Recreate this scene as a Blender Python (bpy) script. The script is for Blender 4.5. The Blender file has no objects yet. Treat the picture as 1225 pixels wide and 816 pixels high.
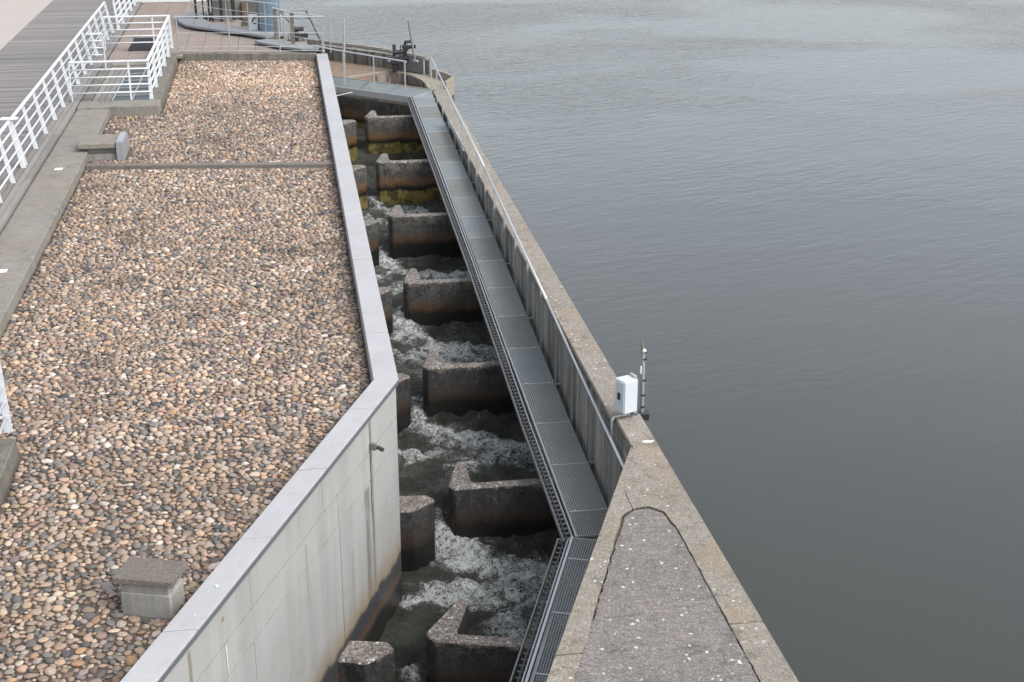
import bpy, bmesh, math, random
import numpy as np
from mathutils import Vector
random.seed(7)
S = bpy.context.scene
# ------------------------------------------------------------------ camera, sky, light
cam = bpy.data.objects.new('camera', bpy.data.cameras.new('camera'))
S.collection.objects.link(cam); S.camera = cam
cam.location = (0, 0, 10.2)
cam.rotation_euler = (math.radians(90 - 21.042), 0, math.radians(-9.0))
cam.data.sensor_width = 36; cam.data.lens = 1700 / 1225 * 36
cam.data.clip_start = 0.1; cam.data.clip_end = 6000
W = bpy.data.worlds.new("World"); S.world = W; W.use_nodes = True
wn, wl = W.node_tree.nodes, W.node_tree.links
wn.clear()
SUN_EL, SUN_AZ = 48, 128            # azimuth measured from +Y towards +X
sky = wn.new('ShaderNodeTexSky'); sky.sky_type = 'NISHITA'; sky.sun_disc = False
sky.sun_elevation = math.radians(SUN_EL); sky.sun_rotation = math.radians(SUN_AZ)
sky.air_density = 1.0; sky.dust_density = 3.0; sky.ozone_density = 1.0
hs = wn.new('ShaderNodeHueSaturation'); hs.inputs['Saturation'].default_value = 0.38
bg = wn.new('ShaderNodeBackground'); bg.inputs['Strength'].default_value = 0.15
wo = wn.new('ShaderNodeOutputWorld')
wl.new(sky.outputs[0], hs.inputs['Color']); wl.new(hs.outputs[0], bg.inputs[0]); wl.new(bg.outputs[0], wo.inputs[0])
sl = bpy.data.lights.new('sun', 'SUN'); sl.energy = .85; sl.angle = math.radians(28); sl.color = (1, .97, .93)
so = bpy.data.objects.new('sun', sl); S.collection.objects.link(so)
az, el = math.radians(SUN_AZ), math.radians(SUN_EL)
sd = Vector((math.sin(az) * math.cos(el), math.cos(az) * math.cos(el), math.sin(el)))
so.rotation_euler = sd.to_track_quat('Z', 'Y').to_euler(); so.location = (-20, 40, 40)
S.view_settings.view_transform = 'Standard'; S.view_settings.look = 'None'
S.view_settings.exposure = 1.16; S.view_settings.gamma = 1; S.view_settings.use_curve_mapping = False
S.render.resolution_x = 1024; S.render.resolution_y = 682

# ------------------------------------------------------------------ material helper
class M:
    def __init__(s, name, rough=.8, spec=.3, metal=0):
        s.m = bpy.data.materials.new(name); s.m.use_nodes = True
        s.n, s.l = s.m.node_tree.nodes, s.m.node_tree.links
        s.b = s.n['Principled BSDF']
        s.b.inputs['Roughness'].default_value = rough
        s.b.inputs['Metallic'].default_value = metal
        s.b.inputs['Specular IOR Level'].default_value = spec
        g = s.n.new('ShaderNodeNewGeometry'); s.pos = g.outputs['Position']; s.nor = g.outputs['Normal']
        t = s.n.new('ShaderNodeTexCoord'); s.obj = t.outputs['Object']
    def set(s, sock, v):
        if hasattr(v, 'is_output') or isinstance(v, bpy.types.NodeSocket): s.l.new(v, sock)
        else:
            if isinstance(v, tuple) and len(v) == 3 and sock.type == 'RGBA': v = (*v, 1)
            sock.default_value = v
    def scale(s, v, sc, loc=(0, 0, 0)):
        k = s.n.new('ShaderNodeMapping'); k.inputs['Scale'].default_value = sc; k.inputs['Location'].default_value = loc
        s.l.new(v, k.inputs[0]); return k.outputs[0]
    def noise(s, scale, detail=3, vec=None, dist=0, rough=.5):
        k = s.n.new('ShaderNodeTexNoise'); k.inputs['Scale'].default_value = scale; k.inputs['Detail'].default_value = detail
        k.inputs['Distortion'].default_value = dist; k.inputs['Roughness'].default_value = rough
        s.l.new(vec or s.pos, k.inputs['Vector']); return k.outputs[0]
    def voro(s, scale, vec=None, feature='F1'):
        k = s.n.new('ShaderNodeTexVoronoi'); k.inputs['Scale'].default_value = scale; k.feature = feature
        s.l.new(vec or s.pos, k.inputs['Vector']); return k
    def math(s, op, a, b=0., c=None, clamp=False):
        k = s.n.new('ShaderNodeMath'); k.operation = op; k.use_clamp = clamp
        s.set(k.inputs[0], a); s.set(k.inputs[1], b)
        if c is not None: s.set(k.inputs[2], c)
        return k.outputs[0]
    def step(s, v, lo, hi, a=0., b=1.):
        k = s.n.new('ShaderNodeMapRange'); k.interpolation_type = 'SMOOTHSTEP'
        s.set(k.inputs[0], v); 
        for i, q in zip((1, 2, 3, 4), (lo, hi, a, b)): s.set(k.inputs[i], q)
        return k.outputs[0]
    def mix(s, f, a, b, mode='MIX'):
        k = s.n.new('ShaderNodeMix'); k.data_type = 'RGBA'; k.blend_type = mode
        s.set(k.inputs[0], f); s.set(k.inputs[6], a); s.set(k.inputs[7], b); return k.outputs[2]
    def mul(s, col, f):
        k = s.n.new('ShaderNodeVectorMath'); k.operation = 'SCALE'
        s.set(k.inputs[0], col); s.set(k.inputs['Scale'], f); return k.outputs[0]
    def xyz(s, v=None):
        k = s.n.new('ShaderNodeSeparateXYZ'); s.l.new(v or s.pos, k.inputs[0]); return k.outputs
    def attr(s, name):
        k = s.n.new('ShaderNodeAttribute'); k.attribute_name = name; return k
    def bump(s, h, strength=.3, dist=.01):
        k = s.n.new('ShaderNodeBump'); k.inputs['Strength'].default_value = strength; k.inputs['Distance'].default_value = dist
        s.l.new(h, k.inputs['Height']); s.l.new(k.outputs[0], s.b.inputs['Normal'])
    def col(s, c): s.set(s.b.inputs['Base Color'], c)
    def rough(s, v): s.set(s.b.inputs['Roughness'], v)

def concrete(name, c, blotch=.25, grain=.25, streak=0., speck=0., speck_col=(.62, .6, .56), dark=0., bump=.35, rough=.85, warm=0, lateral=0):
    m = M(name, rough)
    f = m.math('MULTIPLY_ADD', m.noise(.7, 5), blotch * 2, 1 - blotch)
    f = m.math('MULTIPLY', f, m.math('MULTIPLY_ADD', m.noise(5, 5, dist=.6), blotch * 1.6, 1 - blotch * .8))
    gr = m.step(m.math('ADD', m.math('MULTIPLY', m.noise(75, 4, rough=.75), .6), m.math('MULTIPLY', m.noise(24, 6, rough=.75), .4)), .33, .67)
    f = m.math('MULTIPLY', f, m.math('MULTIPLY_ADD', gr, grain * 2, 1 - grain))
    if lateral:
        f = m.math('MULTIPLY', f, m.step(m.noise(1, 6, m.scale(m.pos, (1.6, 17, 1)), rough=.7), .3, .66, 1 - lateral, 1 + lateral * .5))
    if streak:
        st = m.noise(1, 5, m.scale(m.pos, (7, 7, .35)), rough=.65)
        f = m.math('MULTIPLY', f, m.step(st, .3, .62, 1 - streak, 1.1))
    col = m.mul(c, f)
    if warm: col = m.mix(m.step(m.noise(1.7, 4), .45, .7, 0, warm), col, (c[0] * 1.1, c[1] * .93, c[2] * .72))
    if dark: col = m.mix(m.step(m.noise(3.1, 6, dist=1, rough=.7), .5, .72, 0, dark), col, (c[0] * .3, c[1] * .3, c[2] * .28))
    if speck:
        vv = m.voro(13, m.scale(m.pos, (1, 1, 1)))
        rnd = m.xyz(vv.outputs['Color'])[0]
        r = m.math('MULTIPLY', m.step(rnd, 1 - speck, 1, 0, 1), .3)
        r = m.math('ADD', r, m.math('MULTIPLY', m.math('SUBTRACT', m.noise(30, 4, rough=.7), .52), .75))
        r = m.math('MULTIPLY', r, m.math('GREATER_THAN', rnd, 1 - speck))
        msk = m.math('LESS_THAN', vv.outputs['Distance'], r)
        col = m.mix(m.math('MULTIPLY', msk, .75), col, speck_col)
        vv = m.voro(48); rnd = m.xyz(vv.outputs['Color'])[1]
        col = m.mix(m.math('MULTIPLY', m.math('GREATER_THAN', rnd, .88), .16), col, speck_col)
        col = m.mix(m.math('MULTIPLY', m.math('LESS_THAN', rnd, .15), .22), col, (.07, .065, .06))
    m.col(col)
    m.bump(m.math('ADD', m.math('MULTIPLY', m.noise(9, 5), .5), gr), bump, .012)
    return m.m

def plain(name, c, rough=.5, metal=0, spec=.5, var=.12, scale=8):
    m = M(name, rough, spec, metal)
    m.col(m.mul(c, m.math('MULTIPLY_ADD', m.noise(scale, 5), var * 2, 1 - var)))
    m.bump(m.noise(40, 3), .12, .004)
    return m.m

MAT = {}
MAT['wall_top'] = concrete('weathered_tan_concrete', (.235, .212, .178), .26, .5, speck=.22, dark=.65, bump=.6, warm=.5)
MAT['mass_slab'] = concrete('grey_aggregate_concrete', (.175, .158, .145), .2, .5, speck=.34, dark=.5, lateral=.15, bump=.5)
MAT['coping'] = concrete('smooth_grey_coping', (.335, .335, .343), .1, .06, dark=.12, bump=.08, rough=.6)
MAT['kerb'] = concrete('kerb_concrete', (.2, .187, .165), .22, .25, dark=.55, bump=.4, warm=.3)
MAT['kerb_moss'] = concrete('mossy_kerb_concrete', (.15, .14, .118), .2, .3, dark=.5, streak=.3)
MAT['block_cap'] = concrete('coarse_cap_concrete', (.17, .15, .13), .12, .45, dark=.4, bump=.8)
MAT['block'] = concrete('pale_block_concrete', (.24, .235, .215), .16, .12, streak=.2, dark=.25)
MAT['platform'] = concrete('rusty_platform_concrete', (.2, .15, .115), .3, .2, dark=.5, warm=.6)
MAT['far_wall'] = concrete('stained_far_concrete', (.2, .185, .16), .25, .3, streak=.75, dark=.4)
MAT['tan'] = concrete('tan_ledge_concrete', (.26, .235, .185), .15, .2, dark=.35)
MAT['basin'] = concrete('reddish_basin_floor', (.2, .11, .1), .3, .3, dark=.4)
MAT['plinth'] = concrete('grey_plinth_concrete', (.22, .23, .24), .08, .1, bump=.1)
MAT['sand'] = concrete('pale_beige_paving', (.34, .31, .285), .08, .12, bump=.15)
MAT['tile'] = concrete('pinkish_paver', (.235, .195, .168), .16, .25, dark=.35)
MAT['joint'] = concrete('dark_joint_dirt', (.05, .045, .035), .3, .4)
MAT['grate'] = plain('galvanised_grating', (.31, .33, .32), .45, .2, .5, .14, 2)
MAT['grate2'] = plain('bluish_galvanised_grating', (.30, .335, .34), .45, .2, .5, .12, 2)
MAT['grate3'] = plain('dull_galvanised_grating', (.275, .28, .265), .5, .2, .5, .16, 2)
MAT['steel'] = plain('stainless_steel', (.5, .51, .52), .35, .6, .5, .08)
MAT['galv'] = plain('dull_galvanised_steel', (.36, .37, .37), .45, .5, .5, .2)
MAT['tray'] = plain('dark_tray_steel', (.17, .17, .17), .5, .4, .5, .25)
MAT['white'] = plain('white_painted_steel', (.56, .585, .61), .4, 0, .5, .04)
MAT['cabinet'] = plain('pale_cabinet_paint', (.46, .5, .53), .4, 0, .5, .03)
MAT['black'] = plain('black_cast_iron', (.02, .02, .022), .45, 0, .5, .3)
MAT['rust'] = plain('rusty_iron', (.055, .036, .028), .8, .2, .3, .4, 20)
MAT['blue'] = plain('pale_blue_paint', (.27, .37, .47), .5, 0, .4, .06)
MAT['grey_metal'] = plain('grey_sheet_metal', (.24, .24, .26), .5, .1, .4, .08)
MAT['glass'] = plain('dark_green_glass', (.018, .032, .03), .35, 0, .2, .3)
MAT['shade_strip'] = plain('grey_shadow_line', (.13, .135, .15), .5, .2, .4, .1)  # shadow tone painted on the strip under the coping lip
MAT['dark'] = plain('dark_void_and_shade', (.02, .02, .022), .8, 0, .2, .3)
MAT['pvc'] = plain('grey_pipe', (.13, .13, .13), .5, 0, .5, .25, 12)
MAT['cream'] = plain('cream_lamp_lens', (.8, .76, .6), .4, 0, .5, .03)
MAT['brown'] = plain('brown_panel', (.13, .075, .06), .6, 0, .4, .15)

def wood(name, c, axis):
    m = M(name, .8, .25)
    sc = (18, .8, 18) if axis == 'y' else (.8, 18, 18)
    f = m.math('MULTIPLY_ADD', m.noise(1, 5, m.scale(m.pos, sc), rough=.7), .55, .72)
    f = m.math('MULTIPLY', f, m.math('MULTIPLY_ADD', m.noise(.8, 3), .3, .85))
    a = m.n.new('ShaderNodeObjectInfo')
    f = m.math('MULTIPLY', f, m.math('MULTIPLY_ADD', a.outputs['Random'], .3, .85))
    m.col(m.mul(c, f)); m.bump(m.noise(1, 4, m.scale(m.pos, sc)), .3, .006); return m.m
MAT['timber'] = wood('weathered_timber', (.19, .18, .168), 'y')
m = M('boardwalk_timber', .8, .25)      # colour of each plank comes from a vertex attribute
f = m.math('MULTIPLY', m.attr('tone').outputs['Fac'], m.math('MULTIPLY_ADD', m.noise(1, 5, m.scale(m.pos, (.8, 14, 4)), rough=.7), .4, .8))
m.col(m.mul((.205, .193, .183), f)); MAT['boards'] = m.m

# retaining wall: pale concrete, wet and stained towards the water
m = M('pale_wall_concrete', .75, .3)
P3 = m.xyz(); z = P3[2]
f = m.math('MULTIPLY_ADD', m.noise(.9, 5), .3, .85)
f = m.math('MULTIPLY', f, m.math('MULTIPLY_ADD', m.noise(60, 3), .16, .92))
f = m.math('MULTIPLY', f, m.step(m.noise(1, 5, m.scale(m.pos, (3, 3, .25)), rough=.55), .3, .6, .9, 1.03))
c = m.mul((.29, .293, .285), f)
c = m.mix(m.step(m.noise(2.2, 6, dist=1, rough=.7), .52, .72, 0, .35), c, (.2, .195, .17))
def ystain(y0, w, zt, zb, amt, colr):
    global c
    d = m.math('ABSOLUTE', m.math('SUBTRACT', m.math('ADD', P3[1], m.math('MULTIPLY', m.noise(3, 3, m.scale(m.pos, (1, 1, .5))), .06)), y0 + .03))
    k = m.math('MULTIPLY', m.step(d, w * .5, w, 1, 0), m.math('MULTIPLY', m.step(z, zt - .06, zt, 1, 0), m.step(z, zb, zb + .5)))
    k = m.math('MULTIPLY', k, m.step(m.noise(1, 5, m.scale(m.pos, (9, 9, 1.5))), .25, .6, .4, 1))
    c = m.mix(m.math('MULTIPLY', k, amt), c, colr)
ystain(18.64, .06, 1.86, -1.2, .85, (.12, .11, .095))
ystain(13.92, .012, 1.36, .75, .9, (.6, .6, .6))
ystain(16.2, .03, 1.3, .2, .5, (.17, .16, .13))
ystain(14.6, .02, 1.9, 1.0, .45, (.17, .155, .12))
ystain(17.75, .06, .3, -2.0, .45, (.2, .19, .16))
ystain(18.60, .03, 1.35, .1, .9, (.05, .04, .035))
ystain(18.42, .12, .9, -2.4, .8, (.12, .115, .105))
ystain(13.10, .05, 1.84, .6, .85, (.17, .145, .11))
ystain(17.35, .018, .95, -1.4, .5, (.15, .15, .14))
ystain(15.6, .1, 1.3, -.6, .25, (.22, .21, .18))
wz = m.math('ADD', z, m.math('MULTIPLY', m.math('SUBTRACT', m.noise(1, 5, m.scale(m.pos, (2.2, 2.2, 1)), rough=.75), .5), .42))
c = m.mix(m.step(wz, -1.05, -.45, .85, 0), c, (.2, .155, .09))
c = m.mix(m.step(wz, -1.02, -.9, .95, 0), c, (.035, .038, .045))
c = m.mix(m.math('MULTIPLY', m.step(wz, -1.42, -1.34), m.step(wz, -1.3, -1.2, 1, 0)), c, (.085, .052, .034))
c = m.mix(m.step(wz, -1.5, -1.36, .95, 0), c, (.018, .016, .014))
m.col(c); m.rough(m.step(wz, -1.2, -.9, .35, .75)); m.bump(m.noise(30, 5), .3, .008); MAT['ret'] = m.m

# right-hand wall face: dark streaked, its crest tan
m = M('streaked_wall_concrete', .8, .3)
P3 = m.xyz(); N3 = m.xyz(m.nor)
st = m.noise(1, 6, m.scale(m.pos, (3.5, 3.5, .12)), rough=.7)
f = m.math('MULTIPLY', m.step(st, .33, .66, .35, 1.25), m.math('MULTIPLY_ADD', m.noise(4, 5, dist=.8), .7, .65))
lines = m.math('FRACT', m.math('MULTIPLY', P3[1], 1 / .62))
f = m.math('MULTIPLY', f, m.step(m.math('ABSOLUTE', m.math('SUBTRACT', lines, .5)), .465, .49, 1, .55))
c = m.mul((.25, .245, .225), f)
c = m.mix(m.step(m.math('ADD', P3[2], m.math('MULTIPLY', m.noise(3, 5), .22)), 1.04, 1.14, 0, .55), c, (.06, .058, .05))
c = m.mix(m.step(m.noise(2.3, 4), .55, .75, 0, .3), c, (.24, .2, .13))
m.col(c); m.bump(m.noise(25, 5), .35, .01); MAT['rwall'] = m.m

# baffles: bands of wear measured down from the crest (object z = 0 at the crest)
def baffle_mat(name, rust, yellow, tall):
    m = M(name, .6, .4)
    z = m.xyz(m.obj)[2]; N3 = m.xyz(m.nor)
    wz = m.math('ADD', z, m.math('MULTIPLY', m.math('SUBTRACT', m.noise(2.6, 6, rough=.65), .5), .34))
    wz = m.math('ADD', wz, m.math('MULTIPLY', m.math('SUBTRACT', m.noise(1, 4, m.scale(m.pos, (9, 9, 1))), .5), .12))
    up = m.math('MULTIPLY', m.step(m.noise(6, 7, dist=1, rough=.75), .32, .68, .4, 1.7), m.step(m.noise(1, 5, m.scale(m.pos, (11, 11, 1.2)), rough=.7), .3, .65, .7, 1.2))
    c = m.mul(tall, up)
    sp = m.voro(16); k = m.math('MULTIPLY', m.math('LESS_THAN', sp.outputs['Distance'], .22), m.math('GREATER_THAN', m.xyz(sp.outputs['Color'])[0], .8))
    c = m.mix(m.math('MULTIPLY', k, .7), c, (.014, .014, .013))
    c = m.mix(m.step(m.noise(13, 5, dist=.5), .6, .74, 0, .45), c, (.2, .19, .175))
    c = m.mix(m.step(wz, -.6, -.34, .9, 0), c, rust)
    c = m.mix(m.step(wz, -.42, -.1, .45, 0), c, (.03, .027, .024))
    c = m.mix(m.step(wz, -.78, -.6, 1, 0), c, (.011, .011, .01))
    if yellow:
        yy = m.mix(m.step(m.noise(5, 4), .4, .62), (.17, .135, .045), (.05, .045, .02))
        c = m.mix(m.step(wz, -.86, -.8, .95, 0), c, yy)
    c = m.mul(c, m.step(m.noise(45, 4, rough=.7), .3, .7, .6, 1.4))
    # crest: exposed aggregate with pale lichen dots
    vv = m.voro(34); rnd = m.xyz(vv.outputs['Color'])
    t = m.mix(m.step(m.noise(2.7, 4), .38, .62), (.15, .138, .122), (.1, .088, .08))
    t = m.mix(m.math('MULTIPLY', m.math('GREATER_THAN', rnd[0], .72), .7), t, (.26, .235, .205))
    t = m.mix(m.math('MULTIPLY', m.math('LESS_THAN', rnd[0], .25), .7), t, (.06, .05, .045))
    v2 = m.voro(17); k = m.math('LESS_THAN', v2.outputs['Distance'], m.math('MULTIPLY', m.step(m.xyz(v2.outputs['Color'])[1], .68, 1), .42))
    t = m.mix(m.math('MULTIPLY', k, .85), t, (.46, .44, .4))
    c = m.mix(m.step(wz, -.07, -.035), c, m.mul(t, .75))
    c = m.mix(m.step(N3[2], .5, .8), c, t)
    m.col(c); m.rough(m.step(wz, -.7, -.4, .3, .8))
    m.bump(m.math('ADD', m.noise(25, 5), m.math('MULTIPLY', vv.outputs['Distance'], .5)), .5, .015); return m.m
MAT['baf_far'] = baffle_mat('algae_stained_baffle_concrete', (.17, .085, .025), True, (.07, .067, .06))
MAT['baf_mid'] = baffle_mat('rust_banded_baffle_concrete', (.085, .045, .02), False, (.05, .049, .047))
MAT['baf_near'] = baffle_mat('dark_wet_baffle_concrete', (.045, .026, .018), False, (.03, .029, .029))

# stones
def stone_mat(name, src):
    m = M(name, .7, .3)
    c = m.attr('tone').outputs['Color'] if src == 'attr' else m.n.new('ShaderNodeObjectInfo').outputs['Color']
    c = m.mul(c, m.math('MULTIPLY_ADD', m.noise(28, 4, rough=.65), .7, .65))
    m.col(c); m.bump(m.noise(60, 3), .3, .004); return m.m
MAT['stones'] = stone_mat('cobble_stone_mixed', 'attr'); MAT['stone'] = stone_mat('cobble_stone', 'obj')
MAT['mortar'] = concrete('cobble_mortar', (.13, .108, .09), .3, .4, dark=.5, bump=1)

# water
m = M('river_water', .06, .5); m.b.inputs['IOR'].default_value = 1.5
c = m.mix(m.step(m.noise(.05, 3), .35, .65), (.024, .028, .022), (.029, .031, .024))
m.col(c)
P3 = m.xyz()
rot = m.scale(m.pos, (1, 1, 1)); rot.node.inputs['Rotation'].default_value = (0, 0, -.42)
r2 = m.scale(m.pos, (1, 1, 1)); r2.node.inputs['Rotation'].default_value = (0, 0, .2)
h = m.math('MULTIPLY', m.noise(1, 4, m.scale(rot, (1.3, 4.2, 1)), dist=.5), .7)
h = m.math('ADD', h, m.math('MULTIPLY', m.noise(1, 3, m.scale(r2, (2.2, 8, 1)), dist=.3), .3))
h = m.math('ADD', h, m.math('MULTIPLY', m.noise(1, 2, m.scale(rot, (.35, 1.1, 1)), dist=.6), .5))
far = m.step(P3[1], 18, 62, .16, 1)
patch = m.step(m.noise(.07, 3, m.scale(m.pos, (1, 1.8, 1)), dist=.5), .35, .65, .45, 1.2)
h = m.math('MULTIPLY', h, m.math('MULTIPLY', far, patch))
m.bump(h, .62, .085)
m.rough(.13)
MAT['river'] = m.m

m = M('turbulent_channel_water', .1, .5); m.b.inputs['IOR'].default_value = 1.33
F = m.attr('foam').outputs['Fac']
n1 = m.noise(4.2, 9, dist=2.6, rough=.66)
n3 = m.noise(2.4, 8, m.scale(m.pos, (1, 1, 1), (7, 3, 0)), dist=3.2, rough=.6)
def rdg(n, k): return m.math('SUBTRACT', 1, m.math('MULTIPLY', m.math('ABSOLUTE', m.math('SUBTRACT', n, .5)), k), clamp=True)
ridge = m.math('MAXIMUM', rdg(n1, 9), m.math('MULTIPLY', rdg(n3, 12), .9))
n2 = m.noise(22, 6, dist=1.5, rough=.75)
big_ = m.noise(2.1, 5, dist=1.2, rough=.6)
cov = m.math('MULTIPLY', F, m.step(big_, .3, .62, .35, 1.25))
fo = m.math('ADD', m.math('MULTIPLY', m.math('MULTIPLY', ridge, m.step(cov, 0, .45, .45, 1)), .62), m.math('ADD', m.math('MULTIPLY', m.math('SUBTRACT', n2, .5), .85), m.math('MULTIPLY', cov, .5)))
fo = m.math('MULTIPLY', m.step(fo, .38, .95), m.step(m.noise(4, 6, dist=3.0, rough=.62), .34, .54, .3, 1))
deep = m.mix(m.step(m.noise(1.3, 4, dist=.6), .35, .65), (.038, .042, .036), (.08, .085, .073))
deep = m.mix(m.step(F, .05, .8, 0, .8), deep, (.105, .111, .094))
m.col(m.mix(fo, deep, (.8, .83, .83)))
m.rough(m.math('MULTIPLY_ADD', fo, .6, .05))
m.bump(m.math('ADD', m.math('MULTIPLY', n1, 1.), m.math('MULTIPLY', n2, .7)), 1.0, .13)
MAT['channel'] = m.m

# ------------------------------------------------------------------ object helpers
COL = S.collection; ORG = {}
def props(o, label=None, cat=None, group=None, kind=None):
    for k, v in (('label', label), ('category', cat), ('group', group), ('kind', kind)):
        if v: o[k] = v
    return o
def thing(name, loc, label, cat, group=None):
    o = bpy.data.objects.new(name, None); COL.objects.link(o); o.location = loc; ORG[o] = Vector(loc)
    o.empty_display_size = .2
    return props(o, label, cat, group)
def struct(name, loc=(0, 0, 0)):
    o = bpy.data.objects.new(name, None); COL.objects.link(o); o.location = loc; ORG[o] = Vector(loc)
    return props(o, kind='structure')
def V(p): return Vector(p)
class MB:
    def __init__(s): s.v = []; s.f = []
    def add(s, vs, fs):
        n = len(s.v); s.v += [tuple(p) for p in vs]; s.f += [tuple(i + n for i in f) for f in fs]; return s
    def box(s, x0, x1, y0, y1, z0, z1):
        return s.prism([(x0, y0), (x1, y0), (x1, y1), (x0, y1)], z0, z1)
    def prism(s, poly, z0, z1):
        n = len(poly)
        a = sum(poly[i][0] * poly[(i + 1) % n][1] - poly[(i + 1) % n][0] * poly[i][1] for i in range(n))
        if a < 0: poly = poly[::-1]
        zz0 = z0 if hasattr(z0, '__len__') else [z0] * n; zz1 = z1 if hasattr(z1, '__len__') else [z1] * n
        if a < 0: zz0 = list(zz0)[::-1]; zz1 = list(zz1)[::-1]
        vs = [(p[0], p[1], zz0[i]) for i, p in enumerate(poly)] + [(p[0], p[1], zz1[i]) for i, p in enumerate(poly)]
        fs = [tuple(range(n - 1, -1, -1)), tuple(range(n, 2 * n))] + [(i, (i + 1) % n, n + (i + 1) % n, n + i) for i in range(n)]
        return s.add(vs, fs)
    def bar(s, a, b, w, h, up=(0, 0, 1)):
        a, b = V(a), V(b); d = (b - a).normalized(); u = V(up)
        if abs(d.dot(u)) > .98: u = V((0, 1, 0))
        r = d.cross(u).normalized() * w / 2; t = r.cross(d).normalized() * h / 2
        vs = [a - r - t, a + r - t, a + r + t, a - r + t, b - r - t, b + r - t, b + r + t, b - r + t]
        return s.add(vs, [(0, 1, 2, 3), (7, 6, 5, 4), (4, 5, 1, 0), (5, 6, 2, 1), (6, 7, 3, 2), (7, 4, 0, 3)])
    def tube(s, a, b, r, n=8, r2=None):
        a, b = V(a), V(b); d = (b - a).normalized(); u = V((0, 0, 1)) if abs(d.z) < .9 else V((0, 1, 0))
        x = d.cross(u).normalized(); y = x.cross(d).normalized(); r2 = r if r2 is None else r2
        vs = [a + (x * math.cos(t) + y * math.sin(t)) * r for t in (2 * math.pi * i / n for i in range(n))]
        vs += [b + (x * math.cos(t) + y * math.sin(t)) * r2 for t in (2 * math.pi * i / n for i in range(n))]
        fs = [tuple(range(n)), tuple(range(2 * n - 1, n - 1, -1))] + [(n + i, n + (i + 1) % n, (i + 1) % n, i) for i in range(n)]
        return s.add(vs, fs)
    def path(s, pts, r, n=8):
        for a, b in zip(pts, pts[1:]): s.tube(a, b, r, n)
        return s
    def torus(s, c, R, r, ax='y', n=16, k=6):
        vs = []; c = V(c)
        for i in range(n):
            t = 2 * math.pi * i / n
            for j in range(k):
                q = 2 * math.pi * j / k; rr = R + r * math.cos(q); e = r * math.sin(q)
                p = (rr * math.cos(t), e, rr * math.sin(t)) if ax == 'y' else (e, rr * math.cos(t), rr * math.sin(t)) if ax == 'x' else (rr * math.cos(t), rr * math.sin(t), e)
                vs.append(c + V(p))
        fs = [(i * k + j, ((i + 1) % n) * k + j, ((i + 1) % n) * k + (j + 1) % k, i * k + (j + 1) % k) for i in range(n) for j in range(k)]
        return s.add(vs, fs)
    def build(s, name, mat, parent=None, bevel=0, smooth=False, seg=1, kind=None, label=None, jit=0):
        root = parent
        while root is not None and root not in ORG: root = root.parent
        o0 = ORG[root] if root is not None else V((0, 0, 0))
        me = bpy.data.meshes.new(name)
        me.from_pydata([(p[0] - o0.x, p[1] - o0.y, p[2] - o0.z) for p in s.v], [], s.f)
        bm = bmesh.new(); bm.from_mesh(me)
        bmesh.ops.recalc_face_normals(bm, faces=bm.faces)
        if bevel:
            bmesh.ops.bevel(bm, geom=[e for e in bm.edges if e.calc_face_angle(0) > .3], offset=bevel, segments=seg, affect='EDGES', clamp_overlap=True)
        bm.to_mesh(me); bm.free()
        if smooth:
            for p in me.polygons: p.use_smooth = True
        me.materials.append(mat)
        o = bpy.data.objects.new(name, me); COL.objects.link(o)
        if parent is not None: o.parent = parent
        if kind: o['kind'] = kind
        if label: o['label'] = label
        return o
def solid(name, mb, mat, label, cat, group=None, **k):      # a thing that is one mesh
    return props(mb.build(name, mat, **k), label, cat, group)

# value noise in numpy
def vnoise(x, y, seed):
    rs = np.random.RandomState(seed); T = rs.rand(256, 256)
    xi = np.floor(x).astype(int); yi = np.floor(y).astype(int); fx = x - xi; fy = y - yi
    fx = fx * fx * (3 - 2 * fx); fy = fy * fy * (3 - 2 * fy)
    a = T[xi & 255, yi & 255]; b = T[(xi + 1) & 255, yi & 255]; c = T[xi & 255, (yi + 1) & 255]; d = T[(xi + 1) & 255, (yi + 1) & 255]
    return (a * (1 - fx) + b * fx) * (1 - fy) + (c * (1 - fx) + d * fx) * fy
def fbm(x, y, seed, o=4):
    r = 0; a = .5
    for i in range(o): r = r + a * vnoise(x * 2 ** i + 17 * i, y * 2 ** i + 31 * i, seed + i); a *= .5
    return r
def np_mesh(name, v, f, mat, attrs=None, smooth=True, parent=None, kind=None):
    me = bpy.data.meshes.new(name); nf = len(f); k = f.shape[1]
    me.vertices.add(len(v)); me.vertices.foreach_set('co', np.ascontiguousarray(v, dtype=np.float32).ravel())
    me.loops.add(nf * k); me.loops.foreach_set('vertex_index', f.astype(np.int32).ravel())
    me.polygons.add(nf); me.polygons.foreach_set('loop_start', np.arange(0, nf * k, k, dtype=np.int32))
    me.polygons.foreach_set('use_smooth', np.full(nf, smooth))
    me.update(calc_edges=True)
    for an, (tp, data) in (attrs or {}).items():
        a = me.attributes.new(an, tp, 'POINT')
        a.data.foreach_set('value' if tp == 'FLOAT' else 'color', np.ascontiguousarray(data, dtype=np.float32).ravel())
    me.materials.append(mat)
    o = bpy.data.objects.new(name, me); COL.objects.link(o)
    if parent is not None: o.parent = parent
    if kind: o['kind'] = kind
    return o

# ------------------------------------------------------------------ river and ground
RW = .85
o = MB().add([(4.95, -400, RW), (3000, -400, RW), (3000, 4000, RW), (-1500, 4000, RW), (-1500, 90, RW), (-1.2, 90, RW), (-1.2, 55.6, RW), (1.2, 53, RW), (3.3, 51.2, RW), (4.7, 49, RW), (4.95, 46)+(RW,)],
             [tuple(range(11))]).build('river', MAT['river']); o['kind'] = 'structure'
o = MB().add([(-3000, -400, -4), (3000, -400, -4), (3000, 4000, -4), (-3000, 4000, -4)], [(0, 1, 2, 3)]).build('river_bed', MAT['mortar']); o['kind'] = 'structure'

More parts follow.
